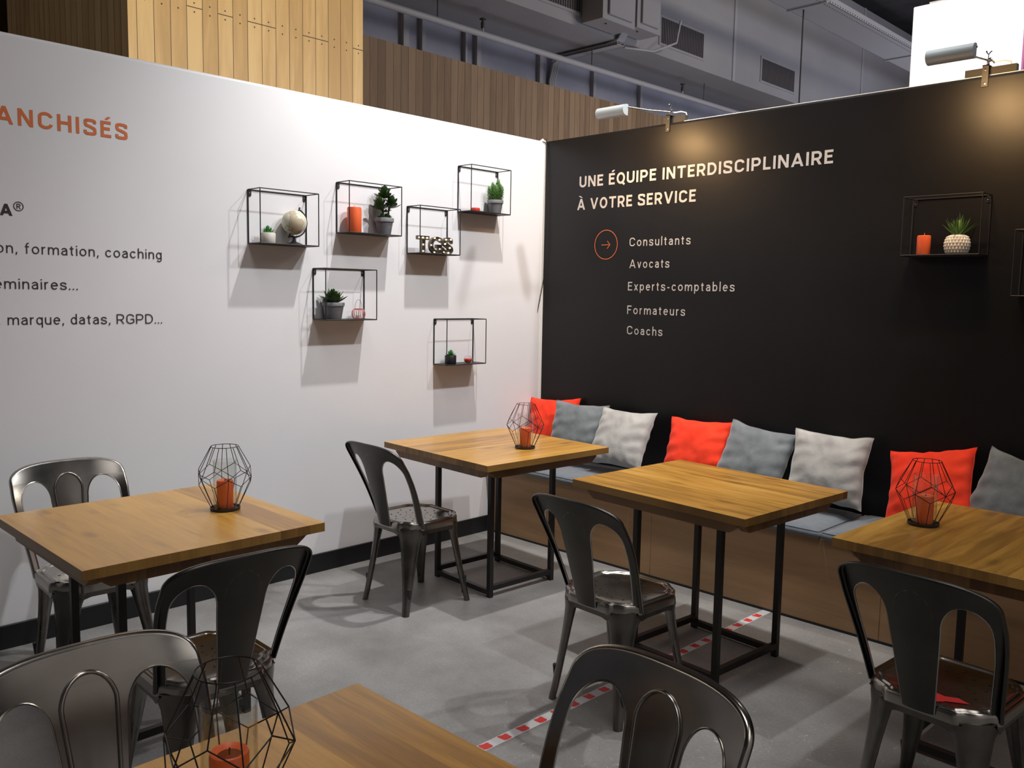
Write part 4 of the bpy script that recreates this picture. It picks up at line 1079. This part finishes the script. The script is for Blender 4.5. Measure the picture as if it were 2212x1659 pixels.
# ------------------------------------------------------------------ clamp-on arm lamps
def arm_lamp(cx, label, head_x0, head_x1):
    t = thing('clamp_lamp', label, 'lamp', (cx, 0, H), 0, 'silver arm lamps clamped on the black wall')
    # clamp bracket over the wall edge
    b = MB(); b.box((-.013, -.006, -.050), (.013, -.0015, .044)); b.box((-.013, -.006, .040), (.013, .068, .044)); b.box((-.013, .062, -.045), (.013, .067, .040))
    for zz in (-.036, .022): b.lathe([(0, 0), (.0055, 0), (.005, .003), (0, .0035)], 12, (0, -.006, zz), mtx=Matrix.Rotation(R(90), 4, 'X'), mi=1)
    b.build('clamp', [M['black_metal'], M['chrome']], t, smooth=40)
    b = MB(); b.tube([(.004, .012, .022), (.004, .010, .048)], .006, 8); b.tube([(-.002, .010, .045), (.012, .012, .052), (.030, .016, .030)], .0045, 8)
    b.lathe([(.009, -.005), (.009, .005)], 12, (.010, .012, .046), mtx=Matrix.Rotation(R(90), 4, 'Y'))
    b.rod((.004, .010, .048), (.004, .010, .072), .0022, 6)
    b.tube([(.004, .010, .070), (-.003, .010, .078), (-.006, .010, .086)], .003, 6); b.tube([(.004, .010, .070), (.012, .010, .079), (.018, .010, .082)], .003, 6)
    b.v = [(x, y, z_+.021) for x, y, z_ in b.v]; b.build('wing_screw', M['chrome'], t, smooth=60)
    b = MB(); b.tube([(.010, .010, .062), (.006, -.20, .040), (head_x1-cx+.004, -.415, .020)], .0042, 8); b.build('arm', M['chrome'], t, smooth=60)
    # head: half-round shell, open towards the wall
    hx0, hx1 = head_x0-cx, head_x1-cx; yc, zc = -.42, .005
    prof = []
    for k in range(13):
        a = R(70)+R(215)*k/12; prof.append((yc+.036*math.cos(a), zc+.030*math.sin(a)))
    b = MB(); n_ = len(prof); vs = []
    for (x) in (hx0, hx1):
        for (y, z_) in prof: vs.append((x, y, z_))
        for (y, z_) in prof: vs.append((x, yc+(y-yc)*.93, zc+(z_-zc)*.93))
    fs = [(i, i+1, 2*n_+i+1, 2*n_+i) for i in range(n_-1)]+[(n_+i+1, n_+i, 3*n_+i, 3*n_+i+1) for i in range(n_-1)]
    fs += [(0, 2*n_, 3*n_, n_), (n_-1, 2*n_-1, 4*n_-1, 3*n_-1)]
    fs += [(i, n_+i, n_+i+1, i+1) for i in range(n_-1)]+[(2*n_+i+1, 3*n_+i+1, 3*n_+i, 2*n_+i) for i in range(n_-1)]
    b.add(vs, fs); b.build('lamp_shade', M['lamp_shell'], t, smooth=50)
    for x in (hx0-.003, hx1):
        b = MB(); b.prism([(p[0], p[1]) for p in prof][::-1], x, x+.003, axis=0); b.build('end_cap', M['lamp_shell'], t, smooth=0)
    b = MB(); b.tube([(hx0+.02, yc+.004, zc+.002), (hx1-.02, yc+.004, zc+.002)], .005, 10); b.build('lamp_tube', M['bulb'], t)
    # flex over the wall
    b = MB(); b.tube([(.03, .012, .055), (.065, .03, .060), (.085, .05, .055), (.088, .070, .01), (.088, .080, -.05)], .0035, 8); b.build('flex', M['panel'], t, smooth=60)
    area('lamp_beam', (cx+(hx0+hx1)/2, yc+.020, H+zc+.0), (cx+(hx0+hx1)/2+.03, .0, H-.42), 6.5, (1, .60, .26), hx1-hx0-.04, .03)
    return t
arm_lamp(.955, 'silver arm lamp clamped on the black wall, the one above the heading', .790, .975)
arm_lamp(2.628, 'silver arm lamp clamped on the black wall at the right, against the white panel', 2.535, 2.712)
for x0, x1, lab in ((.905, 1.055, 'dark packing block on top of the black wall under the arm lamp above the heading'), (2.535, 2.745, 'dark packing block on top of the black wall under the right-hand arm lamp')):
    b = MB(); b.box((x0, .022, H), (x1, .052, H+.038)); tag(b.build('packing_block', M['timber_block'], bevel=.001), lab, 'block', 'packing blocks under the lamp clamps')

# cable hanging down the corner
b = MB(); pts = []
for i in range(30):
    s_ = i/29; z_ = 2.515-s_*1.14
    pts.append((.016+.014*math.sin(s_*3.1)+(.0 if s_ < .8 else -(s_-.8)*.10), -.010-.012*math.sin(s_*2.7)-(.0 if s_ < .8 else (s_-.8)*.16), z_))
b.tube(pts, .0028, 6)
tag(b.build('cable', M['black_pot'], smooth=60), 'thin black cable hanging down the corner between the white and black walls', 'cable')

# tape on the floor
t = thing('floor_tape', 'red and white printed tape stuck across the floor', 'tape', (1.963, -.48, 0), R(-.4))
b = MB(); b.box((-.0215, -2.6, .0002), (.0215, 0, .0009)); b.build('tape_strip', M['tape_white'], t, smooth=0)
rnd = random.Random(4)
for k in range(28):
    y = -.089-k*.0887; j = lambda: rnd.uniform(-.002, .002)
    b = MB(); pts = [(-.019+j(), y-.017), (-.015, y-.021+j()), (.014, y-.018+j()), (.018, y-.010), (.0185, y+.012+j()), (.013, y+.019), (-.004+j(), y+.0175), (-.010, y+.021), (-.017+j(), y+.014), (-.0145, y+.002)]
    b.add([(p[0], p[1], .0013) for p in pts], [tuple(range(10))]); b.add([(p[0], p[1], .0009) for p in pts], [tuple(range(10))[::-1]])
    b.build('red_print', M['tape_red'], t, smooth=0)

# ------------------------------------------------------------------ the hall behind
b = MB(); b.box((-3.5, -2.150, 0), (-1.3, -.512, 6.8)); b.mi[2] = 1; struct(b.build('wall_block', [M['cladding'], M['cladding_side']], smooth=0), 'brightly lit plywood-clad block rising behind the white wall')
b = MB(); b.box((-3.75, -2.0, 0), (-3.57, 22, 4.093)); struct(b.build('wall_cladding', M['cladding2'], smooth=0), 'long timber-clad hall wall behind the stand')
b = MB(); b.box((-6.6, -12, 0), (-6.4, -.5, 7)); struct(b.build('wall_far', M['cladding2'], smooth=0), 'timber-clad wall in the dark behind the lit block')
b = MB(); b.box((-4.1, -12, 4.05), (-3.9, 32, 7)); b.box((-6.6, -.6, 0), (-3.9, -.5, 7)); struct(b.build('wall_hall', M['concrete'], smooth=0), 'blue-grey painted hall wall above the timber cladding')
b = MB(); b.box((-8, -12, 7.0), (14, 34, 7.2)); struct(b.build('ceiling', M['ceil'], smooth=0), 'rough dark concrete hall ceiling')
b = MB(); b.box((-8, 32, 0), (14, 32.2, 7)); struct(b.build('wall_end', M['concrete'], smooth=0))
# posts on the hall wall
yposts = []
def back_pt(x, px, py):   # pixel on plane x
    v = d_+r_*((px-1106)/1884.4127)-u_*((py-829.5)/1884.4127); c = Vector((3.9441, -4.2723, 1.4975)); s_ = (x-c.x)/v.x; return c+v*s_
k = 0
for px, py, w_ in ((873, 70, .075), (911, 80, .05), (1003, 110, .03), (1030, 120, .065), (1165, 150, .06), (1280, 200, .06), (1380, 240, .05)):
    y = back_pt(-3.88, px, py).y
    b = MB(); b.box((-3.9, y-w_/2, 4.0), (-3.84, y+w_/2, 4.58)); struct(b.build('trim_1' if k == 0 else 'trim_%d' % (k+1), M['pipe'], smooth=0), 'grey upright on the hall wall'); k += 1
# duct
t = thing('air_duct', 'big grey air duct boxed under the hall ceiling with grilles', 'duct', (-3.4, 5, 4.58))
b = MB(); b.box((-.5, -14, 0), (.56, 26, 2.0)); b.build('casing', M['duct'], t, smooth=0)
for y in (6.960, 11.2, 15.6):
    b = MB(); b.box((.56, y-5-.03, 0), (.575, y-5+.03, 2.0)); b.build('joint_strip', M['pipe'], t, smooth=0)
for y0, y1 in ((.52, 3.60), (5.19, 6.16), (7.75, 8.745), (12.3, 13.4)):
    if y0 < 1: y0 = 2.55
    b = MB(); b.box((.56, y0-5, .155), (.566, y1-5, .47)); g_ = b.build('grille', M['vent'], t, smooth=0)
    b = MB(); n_ = 26
    for i in range(n_+1):
        y = y0+(y1-y0)*i/n_; b.box((.566, y-5-.006, .155), (.574, y-5+.006, .47))
    b.build('slats', plain('grille_slat', (.12, .11, .12), .6), g_, smooth=0)
    b = MB()
    for (a, c, e, f) in ((y0-.04, y1+.04, .47, .50), (y0-.04, y1+.04, .125, .155), (y0-.04, y0, .155, .47), (y1, y1+.04, .155, .47)): b.box((.56, a-5, e), (.572, c-5, f))
    b.build('grille_frame', M['duct'], g_, smooth=0)
# electrical boxes in front of the duct
for x, px0, px1, pz, lab in ((-2.50, 1302, 1372, 55, 'left grey electrical box hanging on the duct'), (-2.50, 1376, 1426, 75, 'right grey electrical box hanging on the duct')):
    p0 = back_pt(x, px0, pz-17); p1 = back_pt(x, px1, pz)
    t = thing('electrical_box', lab, 'electrical box', (x, p0.y, p0.z)); ww = p1.y-p0.y
    b = MB(); b.box((-.31, 0, 0), (0, ww, 1.2)); b.build('housing', M['duct'], t, bevel=.006)
    b = MB(); b.box((0, ww*.15, .06), (.03, ww*.88, 1.1)); b.build('lid', M['duct'], t, bevel=.006)
    b = MB(); b.lathe([(.012, 0), (.012, -.01), (0, -.01)], 10, (-.1, ww*.3, 0)); b.build('plug', M['vent'], t)
# sprinkler pipe
p0 = back_pt(-3.2, 802, 0); ZP = 4.307
t = thing('sprinkler_pipe', 'long pale pipe running under the duct above the cladding', 'pipe', (-3.2, 0, ZP))
b = MB(); b.rod((0, -3, 0), (0, 26, 0), .034, 12); b.build('pipe', M['pipe'], t)
for px, py in ((1043, 58), (1474, 205)):
    y = back_pt(-3.2, px, py).y
    b = MB(); b.rod((0, y, .03), (0, y, .07), .012, 8); hd = b.build('sprinkler_stem', M['pipe'], t)
    b = MB(); b.lathe([(.02, .065), (.022, .075), (.024, .12), (.014, .13), (.014, .15), (.038, .155), (.038, .165), (0, .168)], 12, (0, y, 0)); b.build('sprinkler_head', M['vent'], hd)
for px, py in ((945, 30), (1278, 140), (1520, 215)):
    y = back_pt(-3.2, px, py).y; b = MB(); b.rod((0, y, .0), (0, y, .27), .006, 6); b.build('hanger_rod', M['vent'], t)
# cable tray carrying cables from the boxes to the wall
t = thing('cable_tray', 'perforated cable tray crossing under the duct to the hall wall', 'cable tray', (0, 0, 0))
A = back_pt(-2.84, 1335, 98); A.z = 4.52; B_ = Vector((-3.80, A.y-.1, 4.50))
b = MB(); b.box((-3.82, A.y-.07, 4.515), (-2.80, A.y+.07, 4.522)); b.box((-3.82, A.y-.07, 4.515), (-2.80, A.y-.064, 4.55)); b.box((-3.82, A.y+.064, 4.515), (-2.80, A.y+.07, 4.55)); b.build('tray', M['pipe'], t, smooth=0)
b = MB()
for i in range(26): b.box((-3.78+i*.038, A.y-.0715, 4.527), (-3.757+i*.038, A.y-.0700, 4.538))
b.build('slots', M['vent'], t, smooth=0)
for k in range(4):
    yy = A.y-.045+.03*k; b = MB()
    b.tube([(-2.72, yy+.05, 5.0), (-2.74, yy+.04, 4.72), (-2.80, yy, 4.58), (-3.0, yy, 4.545), (-3.7, yy, 4.545), (-3.83, yy-.02, 4.46), (-3.86, yy-.05, 4.25), (-3.86, yy-.06, 3.9)], .017, 8)
    b.build('cable', M['pipe'], t, smooth=60)
b = MB(); b.tube([(-2.6, A.y+.95, 4.98), (-2.62, A.y+.90, 4.70), (-2.75, A.y+.6, 4.56), (-2.9, A.y+.2, 4.55)], .014, 8); tag(b.build('looped_cable', M['pipe'], smooth=60), 'single grey cable looping from the right electrical box to the tray', 'cable')
# long perforated tray under the concrete
t = thing('perforated_tray', 'long pale perforated metal tray hung under the concrete ceiling', 'cable tray', (-1.91, 0, 5.3))
b = MB(); b.box((0, -2, 0), (.53, 28, .004)); b.box((0, -2, 0), (.004, 28, .09)); b.box((.526, -2, 0), (.53, 28, .09)); b.build('tray', M['pipe'], t, smooth=0)
b = MB(); y = 2.
while y < 16:
    b.box((.528, y, .015), (.5315, y+.03, .028)); b.box((.45, y, -.001), (.462, y+.03, .0005)); y += .075
b.build('slots', M['vent'], t, smooth=0)
for y in (3.5, 6.7, 9.9, 13.1, 16.3):
    b = MB(); b.box((-.01, y, -.02), (.54, y+.04, 0)); b.build('bracket', M['pipe'], t, smooth=0)
    b = MB(); b.rod((.50, y+.02, 0), (.50, y+.02, 1.7), .008, 6); b.build('hanger_rod', M['vent'], t)
b = MB(); b.box((-.6, -2, 6.55), (-.35, 30, 7.0)); struct(b.build('trim_9', M['ceil'], smooth=0), 'concrete beam under the hall ceiling')
# vertical black cable
p0 = back_pt(-1.75, 1735, 40); p1 = back_pt(-1.75, 1718, 222)
b = MB(); b.tube([(-1.75, p0.y, 5.3), (-1.75, p0.y, 0.0)], .011, 6); tag(b.build('drop_cable', M['vent'], smooth=60), 'straight black cable dropping from the perforated tray behind the black wall', 'cable')

# ------------------------------------------------------------------ hanging white panel behind the black wall
t = thing('hanging_panel', 'brightly lit white fabric panel hanging behind the black wall', 'panel', (1.72, 1.5, 2.3))
b = MB(); b.box((0, 0, 0), (.634, .12, 1.037)); b.build('fabric_cover', M['panel'], t, bevel=.008)
b = MB(); b.box((.634, .0, 0), (.645, .12, 1.03)); b.build('side_trim', plain('plum_trim', (.30, .08, .20), .5), t, smooth=0)
t = thing('lighting_truss', 'silver truss above the white hanging panel', 'truss', (1.80, 1.56, 3.36))
b = MB()
for (y, z_) in ((0, 0), (.2, 0), (.1, .17)): b.rod((0, y, z_), (3.0, y, z_), .018, 8)
b.build('chords', M['chrome'], t)
b = MB()
for i in range(12):
    x = i*.25; b.rod((x, 0, 0), (x+.125, .1, .17), .007, 6); b.rod((x+.125, .1, .17), (x+.25, .2, 0), .007, 6); b.rod((x, 0, 0), (x+.25, .2, 0), .007, 6)
b.build('lacing', M['chrome'], t)
